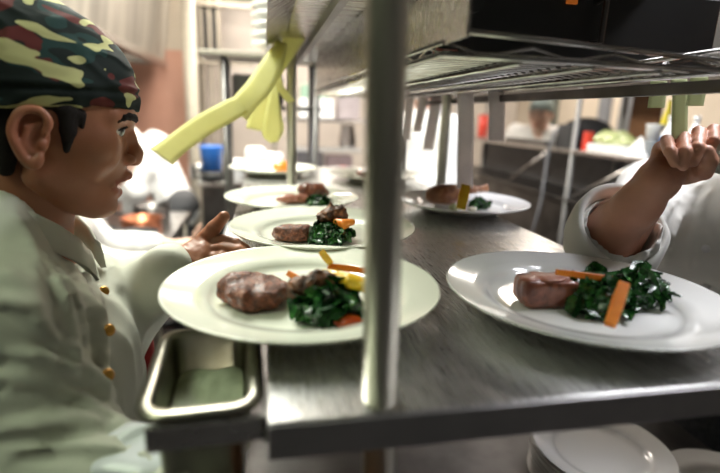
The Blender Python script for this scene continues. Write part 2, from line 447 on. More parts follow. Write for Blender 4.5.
# ------------------------------------------------------------------ palette
steel = mat('brushed_steel',(.56,.54,.52),(.42,.40,.39),rough=.27,metal=1,scale=6,stretch=(1,40,8),bmp=.10,bscale=30,rvar=.08,bdist=.0006)
steel_top = mat('worn_counter_steel',(.74,.73,.715),(.58,.57,.56),rough=.28,metal=1,scale=14,stretch=(30,1.2,1),bmp=.09,bscale=26,rvar=.10,bdist=.0006)
steel_dark = mat('dark_steel',(.17,.16,.155),(.10,.095,.09),rough=.38,metal=1,scale=9,bmp=.05)
steel_post = mat('post_steel',(.56,.54,.45),(.42,.40,.33),rough=.42,metal=1,scale=5,stretch=(1,1,.2),rvar=.08)
chrome = mat('chrome_wire',(.62,.60,.57),(.45,.42,.40),rough=.20,metal=1,scale=30)
black_box = mat('black_enamel',(.018,.017,.016),(.010,.010,.010),rough=.45,scale=12)
ceramic = mat('cream_ceramic',(.80,.80,.70),(.76,.77,.66),rough=.13,scale=3,coat=.5)
ceramic_w = mat('white_ceramic',(.80,.79,.77),(.76,.75,.73),rough=.12,scale=3,coat=.5)
paper_y = mat('yellow_ticket_paper',(.86,.84,.48),(.82,.80,.44),rough=.75,scale=25,bmp=.05)
paper_w = mat('white_ticket_paper',(.84,.80,.78),(.78,.74,.73),rough=.75,scale=25)
paper_g = mat('pale_green_ticket_paper',(.66,.70,.44),(.60,.64,.40),rough=.8,scale=20)
tile = mat('quarry_floor',(.085,.078,.078),(.055,.05,.05),rough=.45,scale=6,rvar=.1)
wallc = mat('cream_wall',(.66,.57,.46),(.58,.50,.40),rough=.7,scale=2)
wallw = mat('pale_wall',(.72,.66,.60),(.62,.57,.52),rough=.65,scale=2)
wallg = mat('slate_wall_tile',(.14,.14,.135),(.11,.11,.105),rough=.6,scale=2)
terra = mat('terracotta_tile_wall',(.52,.28,.20),(.44,.23,.16),rough=.5,scale=3)
ceilm = mat('ceiling_board',(.34,.33,.31),(.29,.28,.26),rough=.8,scale=5)
for q_ in (paper_y,paper_w,paper_g): translucent(q_,.6)
plastic_blue = mat('blue_plastic',(.03,.16,.55),(.02,.13,.48),rough=.35,scale=8)
red_pl = mat('red_plastic',(.60,.05,.03),(.5,.04,.02),rough=.4,scale=8)
dark_rub = mat('black_rubber',(.02,.02,.022),(.03,.03,.03),rough=.6,scale=9)
whitep = mat('white_plastic',(.78,.78,.78),(.7,.7,.7),rough=.4,scale=8)
cardb = mat('brown_board',(.19,.085,.035),(.14,.06,.025),rough=.7,scale=9)
CZ=1.30
def struct(name,bm,m): return setp(obj(name,bm,m),kind='structure')
# ------------------------------------------------------------------ room
struct('floor',box(B(),-3.2,4.4,-2.2,6.6,-.05,0),tile)
struct('ceiling',box(B(),-3.2,4.4,-2.2,6.6,2.75,2.8),ceilm)
struct('wall_back',box(B(),-3.2,4.4,6.6,6.7,0,2.75),wallw)
struct('wall_left',box(B(),-3.3,-3.2,-2.2,6.7,0,2.75),wallg)
struct('wall_right',box(B(),4.4,4.5,-2.2,6.7,0,2.75),wallc)
struct('wall_front',box(B(),-3.2,4.4,-2.3,-2.2,0,2.75),wallg)
for k,(y0,y1) in enumerate(((-2.2,6.6),)):
    struct('baseboard_right',box(B(),4.37,4.4,y0,y1,0,.12),dark_rub)
# ------------------------------------------------------------------ the pass: counter, posts and overhead shelves are one bolted unit
XR=.487; YF=.283
ps = thing('pass_counter','long brushed steel pass counter with posts and overhead shelving','counter',(.25,1.1,0))
def PA(name,bm,m,par=ps,**k):
    o=obj(name,bm,m,par,**k); o.matrix_parent_inverse=Matrix.Translation(ps.location).inverted() if par is ps else Matrix.Identity(4); return o
bm=prism(B(),[(.0,YF),(XR+.0,YF),(XR,1.86),(-.06,1.86),(-.06,.455),(.0,.455)],CZ-.012,CZ)
PA('counter_top',bm,steel_top,bevel=.0008)
bm=box(B(),0,XR,YF-.002,YF+.004,CZ-.028,CZ-.002); box(bm,0,XR,YF,YF+.020,CZ-.028,CZ-.025)
PA('front_lip',bm,mat('lip_steel',(.42,.40,.40),(.32,.31,.31),rough=.42,metal=1,scale=9),bevel=.0008)
bm=box(B(),XR-.004,XR+.001,YF,1.86,CZ-.028,CZ-.002); PA('side_lip',bm,steel,bevel=.001)
bm=box(B(),-.061,-.057,.455,1.86,CZ-.028,CZ-.002); PA('side_lip',bm,steel,bevel=.001)
for y in (.62,1.2,1.7): PA('cross_brace',box(B(),.0,XR-.005,y,y+.03,CZ-.027,CZ-.012),steel_dark)
PXs=((.080,.300,.0128),(.487-.012,.333,.0128),(.071,1.29,.0128),(.472,1.24,.0128))
for x,y,r_ in PXs:
    bm=B(); tl=-.042 if x<.1 and y<.5 else 0; tube(bm,[(x-tl*.3,y,.84),(x+tl*.75,y,2.45)],r_,24); o=PA('post',bm,steel_post,smooth=False)
    o.data.polygons.foreach_set('use_smooth',[len(p.vertices)==4 for p in o.data.polygons])
# wire shelf
bm=B()
x0,x1,y0,y1,zs=.165,.484,.455,1.62,1.556
for y in np.arange(y0,y1+.001,.019): tube(bm,[(x0,y,zs+.004),(x1,y,zs+.004)],.0021,6)
for x in np.linspace(x0,x1,5)[1:-1]: tube(bm,[(x,y0,zs-.002),(x,y1,zs-.002)],.0032,6)
wr=PA('wire_shelf',bm,chrome,smooth=True)
bm=B()
for (a,b) in (((x0,y0),(x1,y0)),((x1,y0),(x1,y1)),((x1,y1),(x0,y1)),((x0,y1),(x0,y0))):
    tube(bm,[(a[0],a[1],zs+.002),(b[0],b[1],zs+.002)],.0035,8); tube(bm,[(a[0],a[1],zs+.024),(b[0],b[1],zs+.012)],.0030,8)
    L=math.hypot(b[0]-a[0],b[1]-a[1]); n=int(L/.04); pts=[]
    for i in range(n+1):
        t=i/n; pts.append((a[0]+(b[0]-a[0])*t,a[1]+(b[1]-a[1])*t,zs+(.002 if i%2 else .012)))
    tube(bm,pts,.0018,5)
PA('shelf_rim',bm,chrome,smooth=True)
# steel shelf above, with a sloping drip edge on the cooks' side
PA('upper_shelf',box(B(),.052,.50,.30,1.75,1.670,1.69),steel,bevel=.002)
bm=B(); a=[(.052,.30,1.671),(.052,1.60,1.671),(.008,1.60,1.640),(.008,.30,1.640)]
v=[bm.verts.new(p) for p in a]+[bm.verts.new((p[0]-.001,p[1],p[2]+.003)) for p in a]
for f in ((0,1,2,3),(7,6,5,4),(0,4,5,1),(1,5,6,2),(2,6,7,3),(3,7,4,0)): bm.faces.new([v[i] for i in f])
PA('drip_edge',bm,steel)
PA('hanger_channel',box(B(),.105,.118,.34,1.70,1.652,1.670),steel_dark)
# heat cabinet that sits on the wire shelf
hc=thing('heated_cabinet','dark steel heated cabinet lying on the wire shelf above the pass','cabinet',(.325,1.0,1.582))
def HC(n,bm,m,**k):
    o=obj(n,bm,m,hc,**k); o.matrix_parent_inverse=Matrix.Translation(hc.location).inverted(); return o
HC('cabinet_body',box(B(),.168,.61,.60,1.60,1.574,1.668),black_box,bevel=.003)
HC('side_panel',box(B(),.165,.168,.40,1.60,1.566,1.668),steel,bevel=.001)
for x in (.21,.25): HC('knob',tube(B(),[(x,.60,1.635),(x,.585,1.635)],.011,18),dark_rub)
HC('handle',tube(B(),[(.42,.60,1.600),(.42,.58,1.600),(.42,.58,1.650),(.42,.60,1.650)],.004,8),steel_dark)
HC('glowing_indicator',box(B(),.377,.391,.596,.60,1.645,1.662),mat('amber_lamp',(.5,.12,.02),rough=.3,emit=(1,.25,.03),estr=.12))
PA('ticket_rail',box(B(),.482,.492,.36,1.45,1.536,1.5505),steel_dark,bevel=.001)
# tabs lying on the wire shelf
for x,y in ((.190,.535),):
    o=obj('plastic_clip',box(B(),x-.012,x+.016,y-.022,y-.012,1.562,1.571),red_pl,bevel=.003); setp(o,'small red plastic clip on the wire shelf right of the nearest post','clip')
# ------------------------------------------------------------------ order tickets
def ticket(name,label,edges,m,group=None,thick=.0004):
    o=ribbon(name,edges,m,None,thick); return setp(o,label,'order ticket',group)
def E2(xl,yl,xr,yr,D,D2=None): return (P(xl,yl,D),P(xr,yr,D2 or D))
ticket('order_ticket','longest yellow order ticket, curling from the shelf edge towards the cook\'s face',
  [E2(278,37,288,52,1.12),E2(262,62,276,80,1.07),E2(244,90,258,104,1.02),E2(222,102,236,120,.97),E2(196,116,211,134,.94),E2(168,136,186,152,.92),E2(150,149,173,165,.91)],paper_y)
ticket('order_ticket','yellow order ticket overlapping the longest one, with a short curled tip',
  [E2(277,40,287,44,1.09),E2(262,60,283,66,1.05),E2(248,80,272,90,1.02),E2(236,94,256,108,1.0),E2(228,104,247,121,.99)],paper_y)
ticket('order_ticket','yellow order ticket hanging straight down behind the others, left of the far post',
  [E2(266,62,284,66,1.16),E2(258,85,274,92,1.16),E2(250,110,268,114,1.17),E2(246,128,264,132,1.18)],paper_y)
ticket('order_ticket','narrow yellow order ticket with pointed lower end, nearest the far left post',
  [E2(272,66,284,64,1.13),E2(270,92,279,92,1.12),E2(265,112,282,116,1.12),E2(262,134,284,130,1.13),E2(270,143,278,142,1.14)],paper_y)
ticket('order_ticket','short wide yellow order ticket tucked up under the shelf edge beside the far left post',
  [E2(283,34,306,38,1.13),E2(280,52,296,54,1.10),E2(279,66,286,68,1.08),E2(279,76,281,77,1.08)],paper_y)
ticket('order_ticket','thin curled yellow order ticket end bending to the right against the far left post',
  [E2(277,70,281,68,1.08),E2(277,86,283,84,1.07),E2(283,98,289,93,1.07),E2(288,103,295,101,1.07)],paper_y)
XT=.486
def hang(x0,x1,ytop,ybot,skew=0,X=None):
    D=None; rows=[]
    for t in (0,.33,.66,1):
        y=ytop+(ybot-ytop)*t; w=math.sin(t*5)*.7
        rows.append((x0+skew*t+w,y,x1+skew*t+w,y))
    return rows
def hticket(label,x0,x1,yt,yb,D,m,skew=0):
    ticket('order_ticket',label,[E2(*r_,D) for r_ in hang(x0,x1,yt,yb,skew)],m)
hticket('long white order ticket hanging beside the far right post down to the chop plate',457,473,93,188,1.05,paper_w,.5)
hticket('white order ticket hanging alone in the gap right of the far right post',488,504,91,141,1.0,paper_w,1)
hticket('broad greenish order ticket directly above the raised fist',671,687,79,139,.60,paper_g,1)
hticket('greenish order ticket hanging left of the broad one above the fist',650,667,81,108,.63,paper_g,-2)
hticket('short greenish order ticket hanging right of the broad one above the fist',690,708,77,106,.60,paper_g,-4)
hticket('leftmost white order ticket hanging between the near post and far right post',405,414,92,140,1.5,paper_w,-3)
hticket('second white order ticket from the near post, before the white-coated cook',419,428,92,132,1.45,paper_w,-6)
hticket('white order ticket nearest the far right post on its left side',431,442,92,150,1.42,paper_w,-8)
# ------------------------------------------------------------------ hotel pan in its holder
ph=thing('pan_holder','steel pan holder bracket fixed on the left end of the pass','bracket',(-.04,.36,CZ-.04))
def CH(par,n,bm,m,**k):
    o=obj(n,bm,m,par,**k); o.matrix_parent_inverse=Matrix.Translation(par.location).inverted(); return o
Mh=Matrix.Translation((-.001,.299,0))@Matrix.Rotation(math.radians(2.5),4,'Z')
CH(ph,'holder_lip',box(B(),-.080,-.002,.001,.007,CZ-.026,CZ-.006,Mh),steel,bevel=.002)
CH(ph,'holder_arm',box(B(),-.002,.0005,.0,.145,CZ-.026,CZ-.006,Mh),steel_dark)
pan=thing('steam_pan','deep stainless steam pan holding pale green sauce, left of the pass end','pan',(-.045,.37,CZ-.15))
def rrect(x0,x1,y0,y1,r_,n=6):
    pts=[]
    for cx,cy,a0 in ((x1-r_,y1-r_,0),(x0+r_,y1-r_,90),(x0+r_,y0+r_,180),(x1-r_,y0+r_,270)):
        for k in range(n+1):
            a=math.radians(a0+90*k/n); pts.append((cx+r_*math.cos(a),cy+r_*math.sin(a)))
    return pts
def loops(bm,rings,M):
    R=[[bm.verts.new(M@Vector((x,y,z))) for x,y in rr] for rr,z in rings]
    for a,b in zip(R[:-1],R[1:]):
        n=len(a)
        for k in range(n): bm.faces.new((a[k],a[(k+1)%n],b[(k+1)%n],b[k]))
    return R
bm=B(); x0,x1,y0,y1=-.086,-.004,.004,.140
R=loops(bm,[(rrect(x0-.001,x1+.001,y0-.001,y1+.001,.017),CZ-.004),(rrect(x0-.002,x1+.002,y0-.002,y1+.002,.018),CZ),(rrect(x0+.006,x1-.006,y0+.006,y1-.006,.016),CZ+.0015),(rrect(x0+.009,x1-.009,y0+.009,y1-.009,.014),CZ-.003),(rrect(x0+.016,x1-.016,y0+.016,y1-.016,.010),CZ-.148),(rrect(x0+.022,x1-.022,y0+.022,y1-.022,.008),CZ-.150)],Mh)
bm.faces.new(R[-1])
o=CH(pan,'pan_body',bm,mat('pan_steel',(.42,.40,.34),(.30,.28,.22),rough=.33,metal=1,scale=25,rvar=.1,bmp=.1),smooth=True)
k=o.modifiers.new('s','SOLIDIFY'); k.thickness=.0012; k.offset=-1
bm=B(); R=loops(bm,[(rrect(x0+.0125,x1-.0125,y0+.0125,y1-.0125,.012),CZ-.036)],Mh)
f=bm.faces.new(R[0]); bmesh.ops.triangulate(bm,faces=[f]); bmesh.ops.subdivide_edges(bm,edges=bm.edges,cuts=5,use_grid_fill=True)
for v_ in bm.verts: v_.co.z+=.0012*math.sin(v_.co.x*170+v_.co.y*60)
o=obj('green_sauce',bm,mat('pale_green_sauce',(.62,.66,.50),(.45,.50,.34),rough=.35,scale=60,bmp=.4,lo=.5,hi=.75)); setp(o,'pale green herb sauce inside the steam pan','sauce',kind='stuff')
k=o.modifiers.new('s','SOLIDIFY'); k.thickness=.05; k.offset=-1
# ------------------------------------------------------------------ lower work table
wt=thing('work_table','low dark steel work table underneath the pass, carrying plate stacks','table',(.45,1.0,0))
CH(wt,'table_top',box(B(),-.05,.94,.10,1.86,.800,.825),steel_dark,bevel=.003)
CH(wt,'under_shelf',box(B(),-.04,.92,.14,1.82,.28,.30),steel_dark)
for x in (-.02,.91):
    for y in (.14,1.82): CH(wt,'leg',tube(B(),[(x,y,0),(x,y,.80)],.02,14),steel_post,smooth=True)
# ------------------------------------------------------------------ plates
def plate_bm(R=.145,hgt=.025,well=.68):
    w=R*well
    pr=[(0,.0065),(w*.80,.0062),(w*.94,.0070),(w,.0115),(w*1.03,.0155),(R*.80,.0185),(R*.93,.0215),(R*.985,.0245),(R,.0252),(R*1.003,.0240),(R*.985,.0215),(R*.92,.0175),(R*.78,.0125),(w*1.0,.0075),(w*.90,.0035),(w*.86,.0004),(w*.80,0),(w*.78,.0028),(0,.0030)]
    return lathe(B(),[(r_,z*hgt/.025) for r_,z in pr],96)
PL=obj('dinner_plate',plate_bm(),ceramic,None,smooth=True)
def plate(x,y,label,m=None,z=CZ,first=[True],s=1.0,group='dinner plates on the pass',rot=None):
    if first[0]: o=PL; first[0]=False
    else: o=PL.copy(); COL.objects.link(o)
    if m is not None and m is not ceramic:
        o.data=PLD[m.name]
    o.location=(x,y,z); o.scale=(s,s,s)
    if rot: o.rotation_euler=rot
    return setp(o,label,'plate',group)
PLD={}
d2=PL.data.copy(); d2.materials.clear(); d2.materials.append(ceramic_w); PLD[ceramic_w.name]=d2
CZP=CZ+.0005
plate(.040,.490,'cream dinner plate at the very front left, holding the charred round steak',z=CZP)
plate(.093,.762,'cream dinner plate directly behind the front left plate, touched by the cook\'s open hand',z=CZP,s=1.03)
plate(.060,1.0495,'third cream dinner plate from the front on the left, partly hidden',z=CZP)
plate(.432,.995,'white dinner plate with the chop at the far right edge of the pass',ceramic_w,z=CZP)
plate(.338,.440,'white dinner plate at the front right, holding the sliced meat and carrot stick',ceramic_w,z=CZP)
plate(.030,1.62,'cream dinner plate farthest back on the left, with an orange garnish',z=CZP)
plate(.345,1.47,'cream dinner plate at the back of the pass between the two far posts',z=CZP)
# stacks on the table below
ORD=['topmost']+[w+' from the top' for w in 'second third fourth fifth sixth seventh eighth ninth tenth eleventh'.split()]
sx,sy=.612,.672; zt=.8255
for k in range(11):
    o=plate(sx+.0015*math.sin(k*2.1),sy+.0015*math.cos(k*1.7),'white dinner plate, '+ORD[10-k]+' of the tall stack below the pass',ceramic_w,z=zt+k*.0068,s=.85,group='plates stacked under the pass')
    if k==10: o['group']='plates stacked under the pass'
for k in range(6):
    plate(.80,.545+.001*k,'white dinner plate, '+ORD[5-k]+' of the low stack at the lower right corner',ceramic_w,z=zt+k*.0068,s=.87,group='low stack of plates at the corner')
plate(.045,.42,'white dinner plate on the table below, under the near post with brown food',ceramic_w,z=zt,s=.9,group='plates on the table below')
plate(.255,.56,'white dinner plate on the table below, right of the near post with dark crumbs',ceramic_w,z=zt,s=.9,group='plates on the table below')
o=obj('menu_sheet',box(B(),-.07,.07,-.10,.10,0,.001),paper_w,loc=(.335,.60,zt+.02),rz=.1); o.location=(.395,.44,.8258); setp(o,'white paper sheet lying on the table below the pass','paper')
for k,dx in enumerate((0,.035)):
    o=obj('steel_rail',box(B(),-.006,.006,-.16,.16,0,.014),steel,loc=(.475+dx,.47,zt),bevel=.002,rz=-.1)
    setp(o,('left' if k==0 else 'right')+'-hand bright steel rail lying on the table beside the paper sheet','rail','rails on the table below')
# ------------------------------------------------------------------ food
def food_mat(name,c1,c2,c3=None,rough=.35,scale=60,bmp=.5,coat=.3,lo=.4,hi=.6,rvar=.12,bscale=None,sss=0):
    m,n,b=nt(name); v=coords(n)
    st=[(lo,c1),(hi,c2)]
    if c3: st.append((min(hi+.12,.95),c3))
    n.links.new(ramp(n,noise(n,v,scale,5,.6,.6),st),b.inputs['Base Color'])
    mr=n.nodes.new('ShaderNodeMapRange'); mr.inputs['To Min'].default_value=max(rough-rvar,.05); mr.inputs['To Max'].default_value=rough+rvar
    n.links.new(noise(n,v,scale*1.3,4),mr.inputs['Value']); n.links.new(mr.outputs['Result'],b.inputs['Roughness'])
    b.inputs['Coat Weight'].default_value=coat; b.inputs['Coat Roughness'].default_value=.15
    if sss: b.inputs['Subsurface Weight'].default_value=sss; b.inputs['Subsurface Radius'].default_value=(.006,.003,.001); b.inputs['Subsurface Scale'].default_value=.5
    bump(n,b,noise(n,v,bscale or scale*4,5),bmp,.004 if name=='charred_meat' else .0015); return m
m_char=food_mat('charred_meat',(.080,.021,.009),(.27,.080,.036),(.52,.26,.16),rough=.40,scale=150,bmp=1.0,coat=.15,bscale=330)
m_brown=food_mat('roast_crust',(.040,.015,.008),(.22,.080,.030),(.42,.17,.06),rough=.5,scale=110,bmp=.9,coat=.12)
m_slice=food_mat('pink_meat',(.30,.10,.06),(.42,.17,.11),None,rough=.38,scale=40,bmp=.4,coat=.3,sss=.1)
m_sear=food_mat('seared_meat',(.13,.035,.018),(.34,.11,.06),None,rough=.33,scale=50,bmp=.5,coat=.5)
m_chop=food_mat('golden_chop',(.26,.09,.035),(.45,.20,.09),None,rough=.40,scale=40,bmp=.5,coat=.4)
m_green=food_mat('cooked_spinach',(.006,.035,.009),(.028,.130,.024),(.12,.28,.06),rough=.24,scale=85,bmp=.5,coat=.6,lo=.4,hi=.6)
m_lgreen=food_mat('pale_leek',(.34,.38,.14),(.56,.58,.34),None,rough=.3,scale=40,bmp=.2,coat=.4)
m_carrot=food_mat('carrot',(.78,.20,.015),(.90,.28,.02),None,rough=.35,scale=30,bmp=.15,coat=.4,sss=.2)
m_yel=food_mat('yellow_pepper',(.88,.50,.02),(.95,.62,.04),None,rough=.3,scale=30,bmp=.1,coat=.5,sss=.2)
m_tom=food_mat('red_tomato',(.65,.07,.015),(.80,.13,.02),None,rough=.28,scale=30,bmp=.1,coat=.6,sss=.2)
m_cream=food_mat('cream_sauce',(.75,.70,.52),(.82,.78,.62),None,rough=.25,scale=20,bmp=.1,coat=.4)
def blob(name,label,cat,c,r,m,rot=0,tilt=0,amp=.002,freq=160,seed=1,h=None,flat=None,group=None,squ=2,extra=None,kind=None,par=None,spike=0):
    R=np.array(r,float); h=h or max(min(r)/9,.0009); mg=R.max()*.3+amp*3+.004
    s=SDF(-R-mg,R+mg,h); p=squ
    def f(X,Y,Zz):
        q=(np.abs(X/r[0])**p+np.abs(Y/r[1])**p+np.abs(Zz/r[2])**p)**(1/p)
        return (q-1)*min(r)
    s.field(f,0)
    if extra: extra(s)
    s.disp(lambda X,Y,Zz:amp*wob(X,Y,Zz,freq,seed,3))
    if spike: s.disp(lambda X,Y,Zz:-spike*np.maximum(0,1-np.abs(wob(X,Y,Zz,freq*.8,seed+9,2))*3))
    if flat is not None: s.field(lambda X,Y,Zz:flat-Zz+0*X+0*Y,0,'i')
    o=sobj(name,s,m,par,1)
    if par is None: setp(o,label,cat,group,kind)
    o.rotation_euler=(tilt,0,rot); o.location=c
    return o
def leaves(name,label,c,R,H,n,seed,group=None,sz=.012,m=None):
    """heap of wilted leaves: a crinkled core with folded leaf blades over it"""
    r=np.random.default_rng(seed); s=SDF((-R*1.3,-R*1.3,-.002),(R*1.3,R*1.3,H*1.35),.0011)
    s.ell((0,0,0),(R*.85,R*.85,H*.85),0)
    for k in range(int(n*.6)):
        a=r.uniform(0,6.28); q=math.sqrt(r.uniform(0,1))*R*.75; z=H*.85*math.sqrt(max(0,1-(q/R)**2))
        p0=np.array([q*math.cos(a),q*math.sin(a),z]); b=r.uniform(0,6.28); d=np.array([math.cos(b),math.sin(b),r.uniform(-.5,.4)])*sz*r.uniform(.5,1.1)
        s.cap(p0-d,p0+d,.0022,.0014,.0012)
    s.disp(lambda X,Y,Zz:.0016*wob(X,Y,Zz,420,seed,3))
    s.disp(lambda X,Y,Zz:-.0022*np.maximum(0,1-np.abs(wob(X,Y,Zz,300,seed+5,2))*2.5))
    s.field(lambda X,Y,Zz:.0002-Zz+0*X+0*Y,0,'i')
    V,F=s.mesh(); V=relax(V,F,1,.3)
    # blades
    LV,LF=[],[]; base=len(V)
    for k in range(n):
        a=r.uniform(0,6.28); q=math.sqrt(r.uniform(0,1))*R*.95; z=H*math.sqrt(max(0.03,1-(q/(R*1.02))**2))
        c0=np.array([q*math.cos(a),q*math.sin(a),z]); nrm=np.array([c0[0]/R,c0[1]/R,.9])+r.normal(size=3)*.45; nrm/=np.linalg.norm(nrm)
        t1=np.cross(nrm,r.normal(size=3)); t1/=np.linalg.norm(t1); t2=np.cross(nrm,t1)
        L=sz*r.uniform(.7,1.5); W=L*r.uniform(.5,.8); cv=r.uniform(-1.2,1.6); ph=r.uniform(0,6)
        G=6; st=len(LV)
        for i in range(G+1):
            u=i/G*2-1; ww=W*math.sqrt(max(0.02,1-u*u))*(.7+.3*u)
            for j in range(5):
                v=j/4*2-1
                p=c0+t1*u*L+t2*v*ww+nrm*(-cv*L*.35*u*u+abs(v)*ww*.5+.0012*math.sin(u*9+v*5+ph))
                p[2]=max(p[2],.0006); LV.append(p)
        for i in range(G):
            for j in range(4):
                q0=st+i*5+j; LF.append((q0,q0+1,q0+6,q0+5))
    LV=np.array(LV); LF=np.array(LF)
    # give blades thickness
    off=len(LV); nn=np.array([0,0,-.0007]); LV2=LV+nn; allV=np.concatenate([V,LV,LV2]); F2=LF[:,::-1]+off
    allF=np.concatenate([F,LF+base,F2+base])
    o=from_np(name,allV,allF,m or m_green,None,True); o.location=c; setp(o,label,'spinach',group); return o
def wedge(name,label,cat,pts,rs,m,h=.0009,group=None,flatten=None,amp=.0006,par=None):
    A=np.array([tuple(p) for p in pts]); c=A.mean(0); A=A-c; mg=max(rs)*1.6+.003
    s=SDF(A.min(0)-mg,A.max(0)+mg,h); s.chain(list(A),rs,.001); s.disp(lambda X,Y,Zz:amp*wob(X,Y,Zz,260,len(pts),3))
    o=sobj(name,s,m,par,1); o.location=Vector(c)
    if par is None: setp(o,label,cat,group)
    return o
def stick(name,label,cat,a,b,w,t,m,twist=0,bend=0):
    """flat cut piece (carrot baton, pepper strip) between two points, w wide and t thick, slightly bowed"""
    a,b=Vector(a),Vector(b); d=(b-a); L=d.length; d.normalize()
    vw=(Vector(((a+b)/2))-CP).normalized(); s1=d.cross(vw).normalized(); s1=Matrix.Rotation(twist,3,d)@s1; s2=d.cross(s1)
    bm=B(); N=8; rows=[]
    for i in range(N+1):
        u=i/N; k=1-.25*abs(u-.5); c=a+d*L*u+s2*bend*math.sin(PI*u)
        rows.append([bm.verts.new(c-(a+b)/2+s1*x*w*.5*k+s2*y*t*.5) for x,y in ((-1,-.8),(-.8,-1),(.8,-1),(1,-.8),(1,.8),(.8,1),(-.8,1),(-1,.8))])
    for p,q in zip(rows[:-1],rows[1:]):
        for j in range(8): bm.faces.new((p[j],p[(j+1)%8],q[(j+1)%8],q[j]))
    bm.faces.new(rows[0]); bm.faces.new(rows[-1][::-1])
    o=obj(name,bm,m,None,smooth=False,loc=(a+b)/2,bevel=.0008); return setp(o,label,cat)
ZS=CZP+.0066         # surface of a plate's well
# plate 1 ------------------------------------------------ steak, roast bit, pepper, spinach
c=Z(257,303,ZS)
def lobe(s):
    s.ell((-.018,.014,.006),(.012,.010,.010),.008); s.cap((-.02,.018,.010),(-.004,.017,.011),.005,.004,.005)
blob('steak','charred round steak with a shiny crust, on the front left plate','steak',(c.x,c.y,ZS+.0125),(.0330,.0290,.0140),m_char,rot=.25,amp=.0026,freq=130,seed=4,flat=-.0125,squ=2.8,extra=lobe,h=.0011,spike=.0010)
c=Z(327,317,ZS)
leaves('spinach_heap','glossy spinach heap on the front left plate beside the round steak',(c.x,c.y,ZS),.0300,.028,70,21,sz=.0155)
q=Z(311,291,ZS+.027)
def rag(s):
    s.cap((-.022,-.004,-.003),(.002,0,.002),.006,.008,.006); s.cap((.004,.003,.004),(.018,.004,.006),.007,.003,.005)
    s.cap((-.004,.0,.004),(.002,.001,.012),.006,.003,.004)
blob('roast_mushroom','dark brown roasted mushroom cluster on top of the front left plate\'s spinach','mushroom',(q.x+.004,q.y+.004,ZS+.032),(.021,.011,.0075),m_brown,rot=.1,amp=.0030,freq=200,seed=6,extra=rag,spike=.0018)
wedge('pepper_strip','broad bright yellow pepper strip lying over the front left spinach','pepper',[P(324,274,.478),P(336,277,.474),P(350,281,.468),P(364,286,.464)],[.0045,.0068,.0078,.0070],m_yel)
stick('pepper_strip','orange pepper strip pointing up behind the roasted mushroom on the front plate','pepper',P(321,251,.505),P(331,264,.500),.008,.004,m_yel)
stick('carrot_slice','orange carrot slice running right behind the near post on the front plate','carrot',P(328,266,.505),P(370,271,.50),.007,.004,m_carrot)
stick('carrot_slice','small orange carrot slice poking out left of the roasted mushroom','carrot',P(288,273,.505),P(302,281,.495),.007,.004,m_carrot)
c=Z(349,327,ZS)
blob('tomato_piece','red orange tomato piece at the foot of the front left spinach','tomato',(c.x,c.y,ZS+.006),(.014,.010,.0065),m_tom,amp=.0008,seed=8,flat=-.006)
c=Z(292,309,ZS); blob('cream_dot','pale drop of cream between steak and spinach on the front plate','sauce',(c.x,c.y,ZS+.002),(.005,.004,.003),m_cream,amp=.0004,flat=-.002)
# plate 2
c=Z(293,240,ZS)
blob('meat_slice','dark glazed meat piece on the second cream plate, left of its spinach','meat',(c.x,c.y,ZS+.013),(.028,.020,.0135),m_char,rot=-.15,amp=.0022,freq=130,seed=14,flat=-.013,squ=3)
c=Z(329,240,ZS); leaves('spinach_heap','dark spinach heap on the second cream plate',(c.x,c.y,ZS),.034,.022,75,31)
q=P(333,215,.765)
def rag2(s):
    s.cap((0,0,0),(-.004,.002,.020),.010,.003,.006); s.cap((-.01,0,-.004),(-.022,-.004,-.002),.008,.005,.006); s.cap((.01,0,0),(.024,.002,-.010),.009,.004,.006); s.cap((.0,0,0),(.012,.002,.008),.008,.005,.006)
blob('roast_mushroom','ragged brown roasted mushroom cluster peaking on the second plate\'s spinach','mushroom',tuple(q),(.020,.014,.013),m_brown,amp=.0034,freq=190,seed=16,extra=rag2,spike=.002)
wedge('carrot_slice','orange carrot slice below the mushroom on the second plate','carrot',[P(337,222,.748),P(344,224,.744),P(352,222,.742)],[.0060,.0078,.0050],m_carrot)
# plate 3
c=Z(296,203,ZS); blob('meat_slice','long pink brown meat slice on the third cream plate','meat',(c.x,c.y,ZS+.009),(.048,.016,.0095),m_slice,rot=.05,amp=.003,freq=120,seed=24,flat=-.009)
c=Z(313,200,ZS); blob('roast_meat','dark roasted meat lump on the third plate behind the mushroom peak','meat',(c.x,c.y,ZS+.020),(.034,.022,.020),m_sear,amp=.004,freq=130,seed=25,flat=-.018,spike=.002)
c=Z(322,201.5,ZS); leaves('spinach_heap','small dark spinach heap on the third cream plate',(c.x-.012,c.y-.035,ZS),.024,.014,40,41)
# plate 4: chop
c=Z(443,205,ZS)
ch=thing('pork_chop','roasted chop with a long frenched bone, on the far right plate','chop',(c.x,c.y,ZS))
def chopx(s): s.ell((.020,0,.012),(.022,.014,.010),.01)
o=blob('meat','', '',(0,0,.024),(.047,.025,.0225),m_chop,rot=-.05,amp=.0026,freq=110,seed=33,flat=-.0235,par=ch,extra=chopx)
w=wedge('bone','', '',[(.035,.0,.034),(.062,.002,.036),(.085,.005,.036),(.104,.008,.038)],[.013,.0095,.0080,.0085],m_chop,par=ch,amp=.002)
stick('pepper_strip','upright bright orange yellow pepper strip leaning on the chop','pepper',P(466,185,.925),P(461,209,.905),.020,.004,m_yel)
c=Z(479,208,ZS); leaves('spinach_heap','little spinach heap under the chop bone on the far right plate',(c.x,c.y,ZS),.021,.015,40,51)
c=Z(453,210,ZS); blob('leek_piece','pale green leek piece in front of the chop','leek',(c.x,c.y-.004,ZS+.007),(.012,.008,.008),m_lgreen,amp=.001,flat=-.007)
